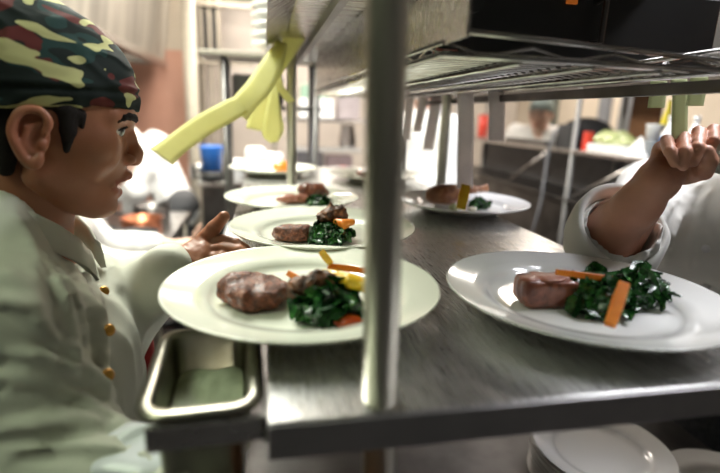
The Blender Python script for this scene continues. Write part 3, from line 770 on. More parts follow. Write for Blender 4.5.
c=Z(471,210,ZS); blob('cream_dot','pale spot of cream right of the orange strip on the far right plate','sauce',(c.x,c.y-.006,ZS+.004),(.012,.007,.005),m_cream,amp=.0006,flat=-.004)
# plate 5
c=Z(543,303,ZS)
ms=thing('meat_portion','thick cut meat portion with pink top, on the front right plate','meat',(c.x,c.y,ZS))
blob('meat','','',(0,0,.0155),(.030,.019,.0155),m_sear,rot=-.12,amp=.0015,freq=100,seed=44,flat=-.0155,squ=6,par=ms)
blob('cut_face','','',(-.002,.001,.0305),(.0265,.0150,.0022),m_slice,rot=-.12,amp=.0010,freq=140,seed=45,squ=3,par=ms,h=.0008)
c=Z(594,308,ZS); leaves('spinach_heap','largest spinach heap, spread across the front right plate',(c.x,c.y,ZS),.033,.030,80,61,sz=.015)
c=Z(634,303,ZS); leaves('spinach_heap','spinach heap right of the carrot stick on the front right plate',(c.x,c.y,ZS),.024,.034,60,62,sz=.014)
stick('carrot_stick','bright orange carrot stick standing up between the two spinach heaps','carrot',P(624,284,.452),P(610,325,.428),.0115,.008,m_carrot)
stick('carrot_slice','thin orange carrot slice behind the spinach on the front right plate','carrot',P(556,272,.50),P(612,279,.50),.007,.004,m_carrot)
# far plates
c=Z(266,178,ZS); blob('orange_garnish','orange garnish on the farthest cream plate, left of the far post','garnish',(.06,1.60,ZS+.02),(.035,.02,.02),m_carrot,amp=.002,freq=80,h=.003,flat=-.02)
blob('roast_meat','brown roasted meat on the plate between the two far posts','meat',(.33,1.47,ZS+.018),(.05,.03,.018),m_sear,amp=.003,freq=80,h=.003,flat=-.018)
# lower plates
zt2=.8255+.0066*.9
blob('roast_meat','brown roasted strip on the plate below the near post','meat',(.035,.40,zt2+.010),(.035,.012,.010),m_chop,amp=.004,freq=120,h=.0016,flat=-.010)
blob('burnt_piece','dark burnt piece on the plate right of the near post, table below','meat',(.225,.53,zt2+.008),(.020,.014,.009),m_brown,amp=.004,freq=140,h=.0014,flat=-.008,spike=.002)
# ------------------------------------------------------------------ the two chefs at the pass
skin_l=skin_mat('warm_skin',(.40,.165,.088))
skin_r=skin_mat('ruddy_skin',(.62,.31,.20))
skin_bg=skin_mat('fair_skin',(.66,.42,.32))
hairm=mat('black_hair',(.012,.009,.008),(.022,.016,.013),rough=.75,scale=200,stretch=(1,1,8),bmp=.8,bscale=500,spec=.2)
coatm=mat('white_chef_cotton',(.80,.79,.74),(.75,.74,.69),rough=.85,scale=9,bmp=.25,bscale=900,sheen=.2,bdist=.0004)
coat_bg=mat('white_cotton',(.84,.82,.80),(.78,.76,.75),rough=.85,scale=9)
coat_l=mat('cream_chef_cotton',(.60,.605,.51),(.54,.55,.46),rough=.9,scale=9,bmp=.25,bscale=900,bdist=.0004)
pipe=mat('coat_piping',(.10,.13,.12),(.07,.09,.09),rough=.8,scale=20)
trous=mat('checked_trousers',(.05,.05,.055),(.09,.09,.095),rough=.85,scale=90)
shoem=mat('black_leather',(.015,.015,.015),(.03,.03,.03),rough=.4,scale=12)
eyew=mat('eye_white',(.72,.68,.64),(.66,.60,.56),rough=.15,scale=5,coat=.6)
irism=mat('brown_iris',(.045,.02,.01),(.02,.01,.005),rough=.1,scale=400,coat=1)
teethm=mat('teeth',(.82,.78,.70),(.78,.74,.66),rough=.2,scale=30,coat=.5)
gold=mat('gold_button',(.75,.42,.10),(.6,.3,.06),rough=.3,metal=.7,scale=40)
camo=camo_mat()
FOLDS1=[([(66,262),(82,292),(92,330),(97,372)],.0060),([(56,262),(72,300),(80,340),(84,376)],.0045),([(40,250),(60,292),(70,330),(72,365)],.0040),
 ([(0,362),(40,366),(80,376),(112,396)],.0085),([(0,388),(45,392),(90,402),(120,416)],.0060),([(0,432),(50,428),(100,424),(135,436)],.0085),([(20,448),(70,446),(120,450),(150,462)],.006),
 ([(0,300),(20,310),(50,340),(78,352)],.0045),([(0,270),(24,290),(44,318)],.0035),([(80,262),(98,300),(104,345),(108,395)],.0035),([(100,240),(110,262),(116,290)],.0035),([(12,215),(30,245),(36,280)],.0030)]
FOLDS2=[([(668,196),(650,214),(640,240),(640,262)],.0050),([(684,190),(664,214),(654,244),(652,270)],.0050),([(702,184),(684,206),(672,236),(666,268)],.0040),([(700,215),(694,240),(690,272)],.0035),([(714,190),(700,214),(712,250)],.0035),([(600,258),(625,262),(648,250)],.0045),([(655,205),(644,222),(648,240)],.003)]
# ---- left chef -------------------------------------------------
fL=np.array([.9651,.2618,0]); lL=np.array([-.2618,.9651,0]); O1=np.array([-.2708,.6357,1.4541])
M1=head_matrix(O1,fL,14)
def hitd(q,x,y):
    return _hit(q,x,y)
chef=thing('person','cook in white jacket and camouflage head scarf, in profile on the left','person',(-.36,.66,0))
def rel(par):
    inv=Matrix.Translation(par.location).inverted()
    for o in list(bpy.data.objects):
        if o.parent is par and not o.get('_r'): o.matrix_parent_inverse=inv; o['_r']=1
def unrel():
    for o in bpy.data.objects:
        if '_r' in o: del o['_r']
def W(u,v,w): return O1+fL*u+lL*v+np.array([0,0,w])
shells=[]
V,F,t=head_shell(.0017,True); shells.append((place(V,M1),F,t))
N0=W(-.035,0,-.17)
# near arm, far arm
S1=np.array([-.262,.475,1.290]); E1v=np.array(tuple(P(48,470,.46))); W1v=np.array(tuple(P(222,535,.41)))
S2=np.array([-.350,.800,1.285]); E2v=np.array(tuple(P(88,352,.76))); W2v=np.array(tuple(P(172,270,.69)))
lo=np.minimum.reduce([N0-.3,S1-.15,S2-.15]); 
def body_shell(O,f,l,neck_lo,S_a,S_b,hip,arms,h=.008,nr=.052):
    pts=np.array([O,neck_lo,S_a,S_b,hip]+[p for a in arms for p in a]); lo=pts.min(0)-.14; hi=pts.max(0)+.10
    hi[2]=min(hi[2],O[2]+.01); hi[2]=max(hi[2],pts[5:].max(0)[2]+.06) if len(arms) else hi[2]
    s=SDF(lo,hi,h)
    s.cap(O+f*(-.004)-np.array([0,0,.04]),neck_lo,nr,nr*1.08,0)
    s.cap(S_a,S_b,.05,.05,.05); mid=(S_a+S_b)/2
    for e in (-1,1): s.cap(mid+l*e*.06-np.array([0,0,.08]),hip+l*e*.05,.085,.09,.05)
    for a in arms: s.chain(a,[.042,.036,.024][:len(a)],.02)
    V,F=s.mesh(); return relax(V,F,2),F,None
hip1=np.array([-.40,.68,.98])
shells.append(body_shell(O1,fL,lL,N0,S1*.97+np.array([-.30,.63,1.29])*.03,S2,hip1,[arm_pts(S1,E1v,W1v),arm_pts(S2,E2v,W2v)],.007))
# open hand of the far arm: thumb up, fingers reaching under the second plate's rim
D=.695
fing=[[P(203,246,D+.004),P(222,240,D+.006),P(236,243,D-.0),P(246,248,D-.004)],
      [P(204,252,D-.004),P(224,248,D-.006),P(239,250,D-.012),P(250,254,D-.016)],
      [P(203,258,D-.010),P(222,257,D-.016),P(236,260,D-.022),P(246,264,D-.026)],
      [P(200,264,D-.016),P(216,266,D-.022),P(228,269,D-.028),P(236,272,D-.032)]]
thumb=[P(190,254,D+.002),P(203,241,D+.006),P(214,228,D+.006),P(224,217,D+.004)]
Vh,Fh,_=hand_shell(P(174,268,D-.002),[P(190,257,D-.003)],fing,thumb,fore=P(158,274,D),pr=.0155,fr=.0082)
shells.append((Vh,Fh,None))
# near hand, resting low below the frame
wn=Vector(W1v); d0=(Vector(W1v)-Vector(E1v)).normalized(); sd=Vector((d0.y,-d0.x,0)).normalized()
def simple_hand(w,d,side,sgn=1,curl=.35):
    fs=[]; up=d.cross(side)
    for i,o in enumerate((-.030,-.010,.010,.028)):
        k=w+d*.085+side*o; L=(.036,.042,.039,.031)[i]; p=[k]
        a=0
        for j in range(3):
            a+=curl; p.append(p[-1]+(d*math.cos(a)-up*math.sin(a)*sgn)*L*(1,.68,.55)[j])
        fs.append(p)
    th=[w+d*.025-side*.022,w+d*.05-side*.045,w+d*.078-side*.055,w+d*.10-side*.052]
    return hand_shell(w,[w+d*.05],fs,th,h=.0028,fore=w-d*.04)
shells.append(simple_hand(wn,d0,sd))
V,F,t=join_shells(shells)
body=from_np('body',V,F,skin_l,chef,True,t)
eyes(chef,M1,eyew,irism); brows(chef,M1,hairm)
# teeth inside the open mouth
bm=B(); 
for k in range(-4,5):
    a=k*.19; bmesh.ops.create_cube(bm,size=1,matrix=Matrix.Translation((.085+.0155*math.cos(a*1.3),.020*math.sin(a*1.3),-.0200))@Matrix.Rotation(a*1.3,4,'Z')@Matrix.Diagonal((.004,.0052,.0085,1)))
o=obj('teeth',bm,teethm,chef,bevel=.001); o.data.transform(Matrix(M1.tolist()))
# hair: sideburn and nape under the scarf
s=SDF((-.10,-.09,-.045),(.10,.09,.10),.0016)
s.ell((-.004,0,.058),(.098,.0785,.082),0)
s.field(lambda X,Y,Zz:np.maximum(Zz-.075,-(Zz+.028+(X+.02)*-.0))+0*Y,0,'i')
s.field(lambda X,Y,Zz:(X-.004)-.0*Zz+0*Y,.0,'i')
for e in (-1,1):
    s.chain([(.004,e*.074,.050),(.030,e*.0725,.052),(.047,e*.0680,.048)],[.005,.005,.005],.004)
    s.chain([(.038,e*.0705,.050),(.041,e*.0695,.030),(.042,e*.0680,.008)],[.0105,.0078,.0035],.004)
    s.chain([(.050,e*.0665,.050),(.053,e*.0650,.036)],[.0055,.0025],.004)
    s.cap((-.012,e*.064,.020),(-.010,e*.056,-.026),.014,.008,.008)
s.disp(lambda X,Y,Zz:-.0006*wob(X*1.6,Y*1.6,Zz*.35,600,5,2))
for e in (-1,1): s.cap((.012,e*.085,.034),(.012,e*.085,.006),.016,.014,.003,'s')
hair_child('hair',s,hairm,chef,M1)
# scarf: tight band over the brow, loose crown above, in head space
s=SDF((-.15,-.125,.015),(.13,.125,.185),.0022)
def scarf(X,Y,Zz):
    # silhouette in the midline (forward, height) plane, measured on the photo's profile
    zz=np.array([.02,.045,.060,.074,.090,.105,.122,.140,.155,.163,.170])
    fr=np.array([.095,.099,.1030,.1050,.1030,.0965,.085,.066,.038,.012,-.01])
    bk=np.array([-.093,-.100,-.108,-.113,-.116,-.115,-.110,-.098,-.078,-.055,-.04])
    wd=np.array([.080,.0835,.086,.0875,.0865,.083,.076,.064,.047,.030,.012])
    f=np.interp(Zz,zz,fr); b=np.interp(Zz,zz,bk); w=np.interp(Zz,zz,wd)
    c=(f*.42+b*.58); a=np.where(X>c,f-c,c-b)
    q=(np.abs((X-c)/a)**2.15+np.abs(Y/w)**2.15)**(1/2.15)
    return (q-1)*w*.8
s.field(scarf,0)
s.field(lambda X,Y,Zz:Zz-.171+0*X+0*Y,0,'i')
# lower hem: high on the brow, dipping behind the ear
s.field(lambda X,Y,Zz:-(Zz-np.interp(X,[-.12,-.03,0,.03,.06,.105],[.020,.036,.044,.052,.0620,.0690]))+0*Y,.0,'i')
# folds running from the forehead up and back, and a band crease
s.disp(lambda X,Y,Zz:-.0022*np.maximum(0,1-np.abs(wob(X*.45+Zz*.9,Y*.6,Zz*1.0-X*.55,70,4,2))*2.2))
s.disp(lambda X,Y,Zz:.0016*np.exp(-((Zz-.088-.25*(X-.1)+.0*Y)/.0025)**2)-.0016*np.exp(-((Zz-.094-.25*(X-.1))/.004)**2)+0*Y)
inner=SDF  # hollow underside
s.ell((.004,0,.058),(.0975,.0765,.0905),.001,'s')
hair_child('head_scarf',s,camo,chef,M1,1)
# jacket -----------------------------------------------------------
lo=np.array([-.62,.30,.90]); hi=np.array([-.02,1.02,1.47])
s=SDF(lo,hi,.0048)
mid=W(-.045,0,-.21)
for e,S in ((-1,S1),(1,S2)):
    s.cap(mid+lL*e*.03+np.array([0,0,.035]),S+np.array([0,0,.004]),.072,.060,.04)
    s.cap(W(-.01,e*.075,-.26),W(-.04,e*.065,-.52),.095,.105,.05)
    s.cap(W(.02,e*.055,-.24),W(.015,e*.05,-.44),.066,.080,.05)
s.cap(W(-.055,0,-.105),W(-.05,0,-.20),.062,.085,.05)
s.cap(W(-.04,-.045,-.085),W(-.03,-.12,-.135),.035,.05,.03)
s.chain([S1,E1v,W1v],[.068,.060,.050],.03)
s.chain([S2,E2v,W2v],[.066,.054,.041],.03)
ar=lambda a,b:(b-a)
s.disp(lambda X,Y,Zz:ridges(3,30,.0055,(.3,0,1),2.2)(X,Y,Zz)*np.clip(1.1-0*X,0,1))
s.disp(lambda X,Y,Zz:ridges(12,16,.0080,(.5,-.2,.9),2.5)(X,Y,Zz))
# deep sleeve folds across the near elbow
def elbow_folds(X,Y,Zz):
    t=(Zz-1.235)+.25*(X+.24)
    return -(.0075*np.exp(-(t/.008)**2)+.0085*np.exp(-((t+.055)/.009)**2)+.006*np.exp(-((t-.05)/.010)**2))*(Y<.56)
for pts,r_ in FOLDS1: fold(s,pts,r_*1.45,.15)
for pts,r_ in FOLDS1[:8]: fold(s,[(a+3,b+9) if i_>4 else (a-8,b+2) for a,b in pts for i_ in [FOLDS1.index((pts,r_))]],r_*.8,0,.004,'s')
J1=s
# neck opening: round at the back, open in a V at the throat
s.cap(W(-.035,0,-.03),W(-.020,0,-.19),.060,.046,.006,'s')
s.cap(W(.035,0,-.085),W(.040,.012,-.150),.040,.010,.006,'s')
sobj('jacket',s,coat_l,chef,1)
# collar: standing band round the neck, open at the throat
loop=[(.048,-.010,-.150),(.034,-.034,-.118),(.006,-.058,-.088),(-.035,-.068,-.058),(-.075,-.050,-.040),(-.093,0,-.034),(-.075,.050,-.040),(-.035,.068,-.058),(.006,.060,-.088),(.036,.040,-.112),(.056,.022,-.145)]
pts=smooth_pts([W(*p) for p in loop],5)
bm=B(); rows=[]; n=len(pts); cx=Vector(W(-.02,0,0))
for i,p in enumerate(pts):
    out=Vector((p.x-cx.x,p.y-cx.y,0)).normalized(); wv=.0012*math.sin(i*1.9)
    rows.append([bm.verts.new(p+out*a+Vector((0,0,z))) for a,z in ((.004,-.022),(.001,-.006),(-.001+wv,.010),(.002+wv,.016),(.006+wv,.013),(.009,-.002),(.011,-.022))])
for a,b in zip(rows[:-1],rows[1:]):
    for k in range(6): bm.faces.new((a[k],a[k+1],b[k+1],b[k]))
bm.faces.new(rows[0]); bm.faces.new(rows[-1][::-1])
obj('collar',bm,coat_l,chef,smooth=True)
# buttons and overlap edge down the front
bpts=[P(x_,y_,(J1d or .6)-.002) for x_,y_ in ((104,291),(109,330),(108,375)) for J1d in [hitd(J1,x_,y_)]]
for p in bpts:
    bm=B(); lathe(bm,[(0,.004),(.004,.0036),(.0062,.0018),(.0066,0),(0,0)],20)
    o=obj('button',bm,gold,chef,smooth=True); o.data.transform(Matrix.Translation(p)@Matrix.Rotation(math.radians(60),4,Vector((.6,.8,0))))
# turned-back cuff on the far sleeve
a=Vector(W2v); dd=(Vector(W2v)-Vector(E2v)).normalized()
bm=B(); s1=dd.orthogonal().normalized(); s2=dd.cross(s1); rings=[]
for (tt,rr) in ((-.055,.040),(-.050,.0435),(-.02,.0420),(.0,.0405),(.002,.0385),(-.002,.0365),(-.03,.0365)):
    rings.append([bm.verts.new(a+dd*(tt-.012)+(s1*math.cos(q)+s2*math.sin(q))*rr*(1+.03*math.sin(q*3+tt*60))) for q in [2*PI*k/28 for k in range(28)]])
for r0,r1 in zip(rings[:-1],rings[1:]):
    for k in range(28): bm.faces.new((r0[k],r0[(k+1)%28],r1[(k+1)%28],r1[k]))
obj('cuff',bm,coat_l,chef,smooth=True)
lower_body(chef,hip1,fL,.93,0,trous,shoem)
rel(chef)
# ---- right chef -------------------------------------------------
fR=np.array([-.93,-.36,0]); fR/=np.linalg.norm(fR); lR=np.array([-fR[1],fR[0],0])
O2=np.array([.800,.62,1.590]); M2=head_matrix(O2,fR,18)
chef2=thing('person','cook in white jacket with rolled sleeve, raising a clenched fist on the right','person',(1.12,.82,0))
shells=[]
V,F,t=head_shell(.003,False); shells.append((place(V,M2),F,t))
def W2(u,v,w): return O2+fR*u+lR*v+np.array([0,0,w])
N2=W2(-.05,0,-.17); 
Sr=np.array([.800,.86,1.36]); Sn=np.array([.945,.52,1.36])
El=np.array(tuple(P(606,262,.77))); Wr=np.array(tuple(P(657,182,.605)))
En=np.array([.96,.45,1.10]); Wn=np.array([.80,.42,.95])
hip2=np.array([1.12,.82,1.0])
shells.append(body_shell(O2,fR,lR,N2,Sr,Sn,hip2,[arm_pts(Sr,El,Wr*.9+El*.1),arm_pts(Sn,En,Wn)],.008))
# clenched fist, palm side to the viewer
q=.60
fing=[[P(664,150,q+.030),P(667,141,q+.006),P(670,152,q-.020),P(675,163,q-.020)],
      [P(679,149,q+.030),P(683,138,q+.004),P(685,152,q-.024),P(683,166,q-.022)],
      [P(694,147,q+.030),P(699,133,q+.002),P(698,148,q-.026),P(693,162,q-.024)],
      [P(708,147,q+.030),P(714,130,q+.004),P(714,141,q-.022),P(710,151,q-.020)]]
thumb=[P(688,173,q+.018),P(703,171,q-.004),P(708,161,q-.018),P(706,152,q-.024)]
Vh,Fh,_=hand_shell(P(658,180,q+.012),[P(680,166,q+.026),P(692,164,q+.026)],fing,thumb,h=.0014,fr=.0082,pr=.0155,fore=P(638,202,q+.035))
shells.append((Vh,Fh,None))
# forearm, thickening to the elbow
A=np.array([Wr,El,tuple(P(620,225,.68))]); s=SDF(A.min(0)-.06,A.max(0)+.06,.003)
s.chain([tuple(P(656,182,q+.006)),tuple(P(638,204,q+.035)),tuple(P(612,232,.70)),tuple(El)],[.0225,.028,.0375,.042],.01)
s.disp(lambda X,Y,Zz:.0012*wob(X,Y,Zz,80,3,2)); V,F=s.mesh(); shells.append((relax(V,F,1),F,None))
shells.append(simple_hand(Vector(Wn),Vector((-.8,-.1,-.2)).normalized(),Vector((.1,-.99,0)).normalized()))
V,F,t=join_shells(shells); from_np('body',V,F,skin_r,chef2,True,t)
eyes(chef2,M2,eyew,irism); brows(chef2,M2,hairm)
s=SDF((-.11,-.10,-.03),(.12,.10,.17),.003)
s.ell((-.002,0,.070),(.101,.080,.093),0); s.field(lambda X,Y,Zz:np.maximum(X*.8-.085+.25*(.075-Zz)*3*(Zz<.075),-(Zz+.02))+0*Y,.004,'i')
for e in (-1,1): s.cap((.03,e*.085,.03),(.03,e*.085,-.02),.03,.03,.004,'s')
s.disp(lambda X,Y,Zz:-.0014*wob(X,Y,Zz,300,5,2)); hair_child('hair',s,hairm,chef2,M2)
lo=np.array([.40,.30,.92]); hi=np.array([1.40,1.12,1.50])
s=SDF(lo,hi,.0052)
midr=(Sr+Sn)/2
s.cap(Sr,midr,.068,.085,0); s.cap(midr,Sn,.085,.07,.03)
for e in (-1,1):
    s.cap(midr+lR*e*.075+fR*.015-np.array([0,0,.07]),hip2+lR*e*.06,.100,.115,.05)
s.cap(W2(-.05,0,-.10),W2(-.04,0,-.18),.065,.085,.04)
s.chain([Sr,El],[.068,.056],.03)
cuff0=np.array(tuple(P(615,236,.700)))
s.cap(El,cuff0,.058,.0520,.03)
s.chain([Sn,En,Wn],[.075,.062,.045],.03)
s.disp(ridges(21,20,.0050,(.6,.2,.7),2.6))
for pts,r_ in FOLDS2: fold(s,pts,r_*1.35,.15)
J2=s
dv=np.array(tuple(P(638,204,.635)))-cuff0; dv/=np.linalg.norm(dv)
s.cap(cuff0-dv*.02,cuff0+dv*.16,.046,.046,.004,'s')
s.cap(W2(-.03,0,-.02),W2(-.02,0,-.20),.060,.050,.006,'s')
sobj('jacket',s,coatm,chef2,1)
# rolled cuff: thick uneven fold round the opening
bm=B(); a=Vector(cuff0); dd=Vector(dv); s1=dd.orthogonal().normalized(); s2=dd.cross(s1); rings=[]
for (tt,rr) in ((-.034,.058),(-.030,.066),(-.010,.0690),(.012,.0680),(.026,.0640),(.030,.0585),(.026,.0540),(.008,.0510),(-.018,.0485)):
    rings.append([bm.verts.new(a+dd*(tt+.012*math.sin(q+1.1)+.004*math.sin(3*q))+(s1*math.cos(q)+s2*math.sin(q))*rr*(1+.035*math.sin(q*2+.6)+.02*math.sin(q*5+tt*90))) for q in [2*PI*k/40 for k in range(40)]])
for r0,r1 in zip(rings[:-1],rings[1:]):
    for k in range(40): bm.faces.new((r0[k],r0[(k+1)%40],r1[(k+1)%40],r1[k]))
obj('rolled_cuff',bm,coatm,chef2,smooth=True)
# placket strip with buttons
for k in range(3):
    yy=249+k*38; J2d=hitd(J2,706,yy)
    if J2d is None: continue
    p=P(706,yy,J2d-.002); bm=B(); lathe(bm,[(0,.004),(.004,.0036),(.0066,.0018),(.0070,0),(0,0)],20)
    o=obj('button',bm,whitep,chef2,smooth=True); o.data.transform(Matrix.Translation(p)@Matrix.Rotation(math.radians(80),4,Vector((.5,-.85,0))))
lower_body(chef2,hip2,fR,.96,0,trous,shoem)
rel(chef2)
o=blob('crumpled_towel','crumpled grey green cloth held in the raised fist at the right edge','cloth',tuple(P(722,158,.60)),(.016,.016,.022),mat('grey_green_cloth',(.42,.47,.40),(.3,.35,.29),rough=.9,scale=40),amp=.004,freq=120,h=.0016)
# ------------------------------------------------------------------ background cooks
def cook(label,O,f,S_a,E_a,W_a,S_b,E_b,W_b,hip,head='cap',h=.011,hairc=None):
    O=np.array(O,float); f=np.array(f,float); f/=np.linalg.norm(f); l=np.array([-f[1],f[0],0])
    p=thing('person',label,'person',(hip[0],hip[1],0)); M=head_matrix(O,f,12); sh=[]
    V,F,t=head_shell(.004,False); sh.append((place(V,M),F,t))
    a1=arm_pts(S_a,E_a,W_a); a2=arm_pts(S_b,E_b,W_b)
    sh.append(body_shell(O,f,l,O-f*.04-np.array([0,0,.17]),a1[0],a2[0],np.array(hip,float),[a1,a2],.010))
    for a in (a1,a2):
        w=Vector(a[2]); d=(Vector(a[2])-Vector(a[1])).normalized(); sd=d.cross(Vector((0,0,1))); sd=sd.normalized() if sd.length>.1 else Vector((1,0,0)); sh.append(simple_hand(w,d,sd,1,.5))
    V,F,t=join_shells(sh); from_np('body',V,F,skin_bg,p,True,t)
    eyes(p,M,eyew,irism); brows(p,M,hairm)
    s=SDF((-.115,-.105,-.03),(.12,.105,.18),.004)
    s.ell((.0,0,.075),(.103,.084,.094),0)
    s.field(lambda X,Y,Zz:-(Zz-np.interp(X,[-.1,0,.04,.1],[-.01,.03,.058,.072]))+0*Y,.0,'i')
    hair_child('hair' if head=='hair' else 'cap',s,hairm if head=='hair' else head,p,M)
    pts=np.array(a1+a2+[np.array(hip,float)]); lo=pts.min(0)-.17; hi=pts.max(0)+.16
    s=SDF(lo,hi,h); mid=(a1[0]+a2[0])/2
    s.cap(a1[0],a2[0],.075,.075,0)
    for e in (-1,1): s.cap(mid+l*e*.07-np.array([0,0,.07]),np.array(hip)+l*e*.06-np.array([0,0,.05]),.105,.12,.05)
    for a in (a1,a2): s.chain([a[0],a[1],a[1]*.25+a[2]*.75],[.078,.062,.050],.03)
    s.cap(O-f*.04-np.array([0,0,.11]),mid,.06,.09,.05)
    s.disp(ridges(9,22,.010,(.2,.1,1),2.5))
    s.cap(O-f*.02-np.array([0,0,.02]),O-f*.02-np.array([0,0,.16]),.058,.05,.006,'s')
    sobj('jacket',s,coat_bg,p,1)
    lower_body(p,hip,f,min(.92,hip[2]),0,trous,shoem,h=.02)
    rel(p); return p
capg=mat('grey_cap_cotton',(.22,.27,.26),(.17,.21,.20),rough=.85,scale=30)
capw=mat('white_cap_cotton',(.75,.72,.70),(.68,.65,.63),rough=.85,scale=30)
# person with cap behind the right-hand rack
O=np.array(tuple(P(541,118,3.60))); f=np.array([-.75,-.66,0]); f/=np.linalg.norm(f); l=np.array([-f[1],f[0],0])
def q(u,v,w): return O+f*u+l*v+np.array([0,0,w])
cook('cook in grey cap and white coat, facing us behind the right-hand rack',O,f,q(-.05,-.19,-.135),q(-.04,-.25,-.40),q(.02,-.24,-.64),q(-.05,.19,-.135),q(-.04,.25,-.40),q(.02,.24,-.64),q(-.06,0,-.62),head=capg)
# bent cook at the far left
O=np.array(tuple(P(128,152,3.0))); f=np.array([-.9,-.25,0]); f/=np.linalg.norm(f); l=np.array([-f[1],f[0],0])
cook('bending cook in white, blurred between the profile face and the blue tub',O,f,q(-.16,.15,.02),q(-.02,.17,-.22),q(.02,.10,-.40),q(-.16,-.15,.04),q(-.06,-.20,-.22),q(.14,-.16,-.34),np.array(tuple(P(178,205,3.1))),head=capw)
# cook behind the pass, bright white, near the far right post
O=np.array(tuple(P(424,84,2.35))); f=np.array([-.8,-.5,0]); f/=np.linalg.norm(f); l=np.array([-f[1],f[0],0])
cook('cook in bright white jacket past the counter end, behind the hanging tickets',O,f,q(-.03,-.17,-.22),q(.0,-.20,-.47),q(.20,-.12,-.50),q(-.03,.15,-.22),q(.0,.20,-.47),q(.22,.12,-.50),q(-.06,0,-.60),head='hair')
# cook whose sleeve shows under the profile chin
O=np.array(tuple(P(48,150,1.5))); f=np.array([.95,.2,0]); f/=np.linalg.norm(f); l=np.array([-f[1],f[0],0])
cook('mostly hidden cook in white, forearm showing beneath the profile cook\'s chin',O,f,q(-.02,-.16,-.20),q(.10,-.20,-.33),q(.30,-.18,-.37),q(-.02,.16,-.20),q(.12,.18,-.38),q(.32,.10,-.36),q(-.10,0,-.60),head='hair')
# ------------------------------------------------------------------ right-hand rack, x = 2
rack=thing('steel_rack','tall steel rack on the right wall side, loaded with trays, tubs and bottles','rack',(2.2,2.6,0))
def RK(n,bm,m,**k): return CH(rack,n,bm,m,**k)
K=.775; X0,X1,Y0,Y1=1.55,1.84,.9,3.9
RK('shelf',box(B(),X0,X1,Y0,Y1,1.342,1.364),steel,bevel=.002)
RK('shelf',box(B(),X0,X1,Y0,Y1,1.668,1.690),steel_dark,bevel=.002)
RK('table_top',box(B(),X0,X1+.02,Y0,Y1,1.09,1.11),steel_dark,bevel=.002)
RK('under_shelf',box(B(),X0,X1+.02,Y0,Y1,.76,.78),steel_dark)
for y in (Y0+.05,2.25,Y1-.05):
    for x in (X0+.012,X1-.015): RK('post',tube(B(),[(x,y,0),(x,y,1.9)],.0125,14),mat('grey_rack_post',(.30,.29,.28),(.24,.235,.23),rough=.6,metal=.4),smooth=True)
for y in (2.22,1.5,2.9):
    RK('brace',tube(B(),[(X0+.02,y,1.115),(X0+.02,y-.42,1.340)],.009,10),steel,smooth=True)
RK('added_dark_box',box(B(),X0+.01,X1,Y0,2.3,1.691,2.30),black_box,bevel=.006)  # added dark box, blacks out the bright wall gap above the rack
for y in (1.35,1.83): RK('dark_box_handle',tube(B(),[(X0,y,1.78),(X0-.01,y,1.80),(X0-.01,y,1.92),(X0,y,1.94)],.005,8),steel_dark)
RK('back_panel',box(B(),X1-.004,X1,Y0,Y1,.78,1.342),mat('slate_panel',(.075,.072,.075),(.055,.052,.055),rough=.5))
RK('front_panel',box(B(),X0+.04,X0+.05,Y0,Y1,.80,1.07),steel_dark)
def on(xp,yp,X=2.12,z=1.3645):
    X=X*K   # stand a thing on the rack shelf under the measured image column
    d=ray(xp,yp); p=PX(xp,yp,X); return Vector((X,p.y,z))
RIN={'domed_lid','black_case','red_carton','food_tray','lettuce_heap','folded_napkin','brown_board','grey_canister','white_tub','yellow_bottle','labelled_bottle','wicker_basket','bread_roll','white_bowl','red_canister','steel_tray'}
def nm(o,l,c,g=None,k=None): return setp(o,l,c,g,k)
p=on(586,130,2.2)
nm(obj('domed_lid',lathe(B(),[(0,.235),(.06,.23),(.14,.20),(.20,.14),(.225,.07),(.23,0),(.22,0),(0,.0)],40),mat('matt_black',(.010,.010,.012),(.014,.014,.016),rough=.8,spec=.15),None,smooth=True,loc=p),'big black domed lid standing on the rack shelf behind the rack post','lid')
p=on(566,138,2.03); nm(obj('black_case',box(B(),-.022,.022,-.08,.08,0,.16),dark_rub,loc=p,bevel=.01),'small black case in front of the big domed lid on the rack','case')
p=on(589,131,2.04); nm(obj('red_carton',box(B(),-.02,.02,-.025,.025,.0,.12),red_pl,loc=p,bevel=.003),'small red carton right of the rack post, in front of the black lid','carton')
# tray of lettuce
tray=nm(obj('food_tray',box(B(),-.09,.09,-.16,.16,0,.05),whitep,loc=on(616,150,2.10),bevel=.008),'shallow white tray under a heap of pale lettuce on the rack','tray')
p=on(616,140,2.10)
lt=leaves('lettuce_heap','pale yellow green lettuce heap in the white tray on the rack',(p.x,p.y,1.38),.13,.075,90,71,sz=.04,m=m_lgreen) if False else None
r=np.random.default_rng(5); s=SDF((-.12,-.19,0),(.12,.19,.14),.006); s.ell((0,0,.01),(.085,.15,.07),0)
s.disp(lambda X,Y,Zz:.02*wob(X,Y,Zz,60,5,3)); o=sobj('lettuce_heap',s,m_lgreen,None,1,loc=(p.x,p.y,1.3645+.051*K)); nm(o,'pale yellow green lettuce heap in the white tray on the rack','lettuce')
p=on(641,148,2.06); bm=B(); v=[bm.verts.new(c_) for c_ in ((-.05,-.09,0),(.05,-.07,0),(.04,.09,0),(-.05,.08,0),(0,.01,.12))]
for f_ in ((0,1,4),(1,2,4),(2,3,4),(3,0,4),(3,2,1,0)): bm.faces.new([v[i] for i in f_])
nm(obj('folded_napkin',bm,coat_bg,loc=p,bevel=.004),'white peaked folded napkin right of the lettuce tray on the rack','napkin')
p=on(645,120,2.36); nm(obj('brown_board',box(B(),-.01,.01,-.12,.12,0,.37),cardb,loc=p,bevel=.004),'tall brown board leaning upright at the back of the rack shelf','board')
p=on(655,128,2.08); nm(obj('grey_canister',lathe(B(),[(0,0),(.038,0),(.04,.01),(.04,.09),(.037,.095),(0,.095)],28),mat('grey_plastic',(.18,.19,.20),rough=.5),smooth=True,loc=p),'grey canister under the white tub on the rack','canister')
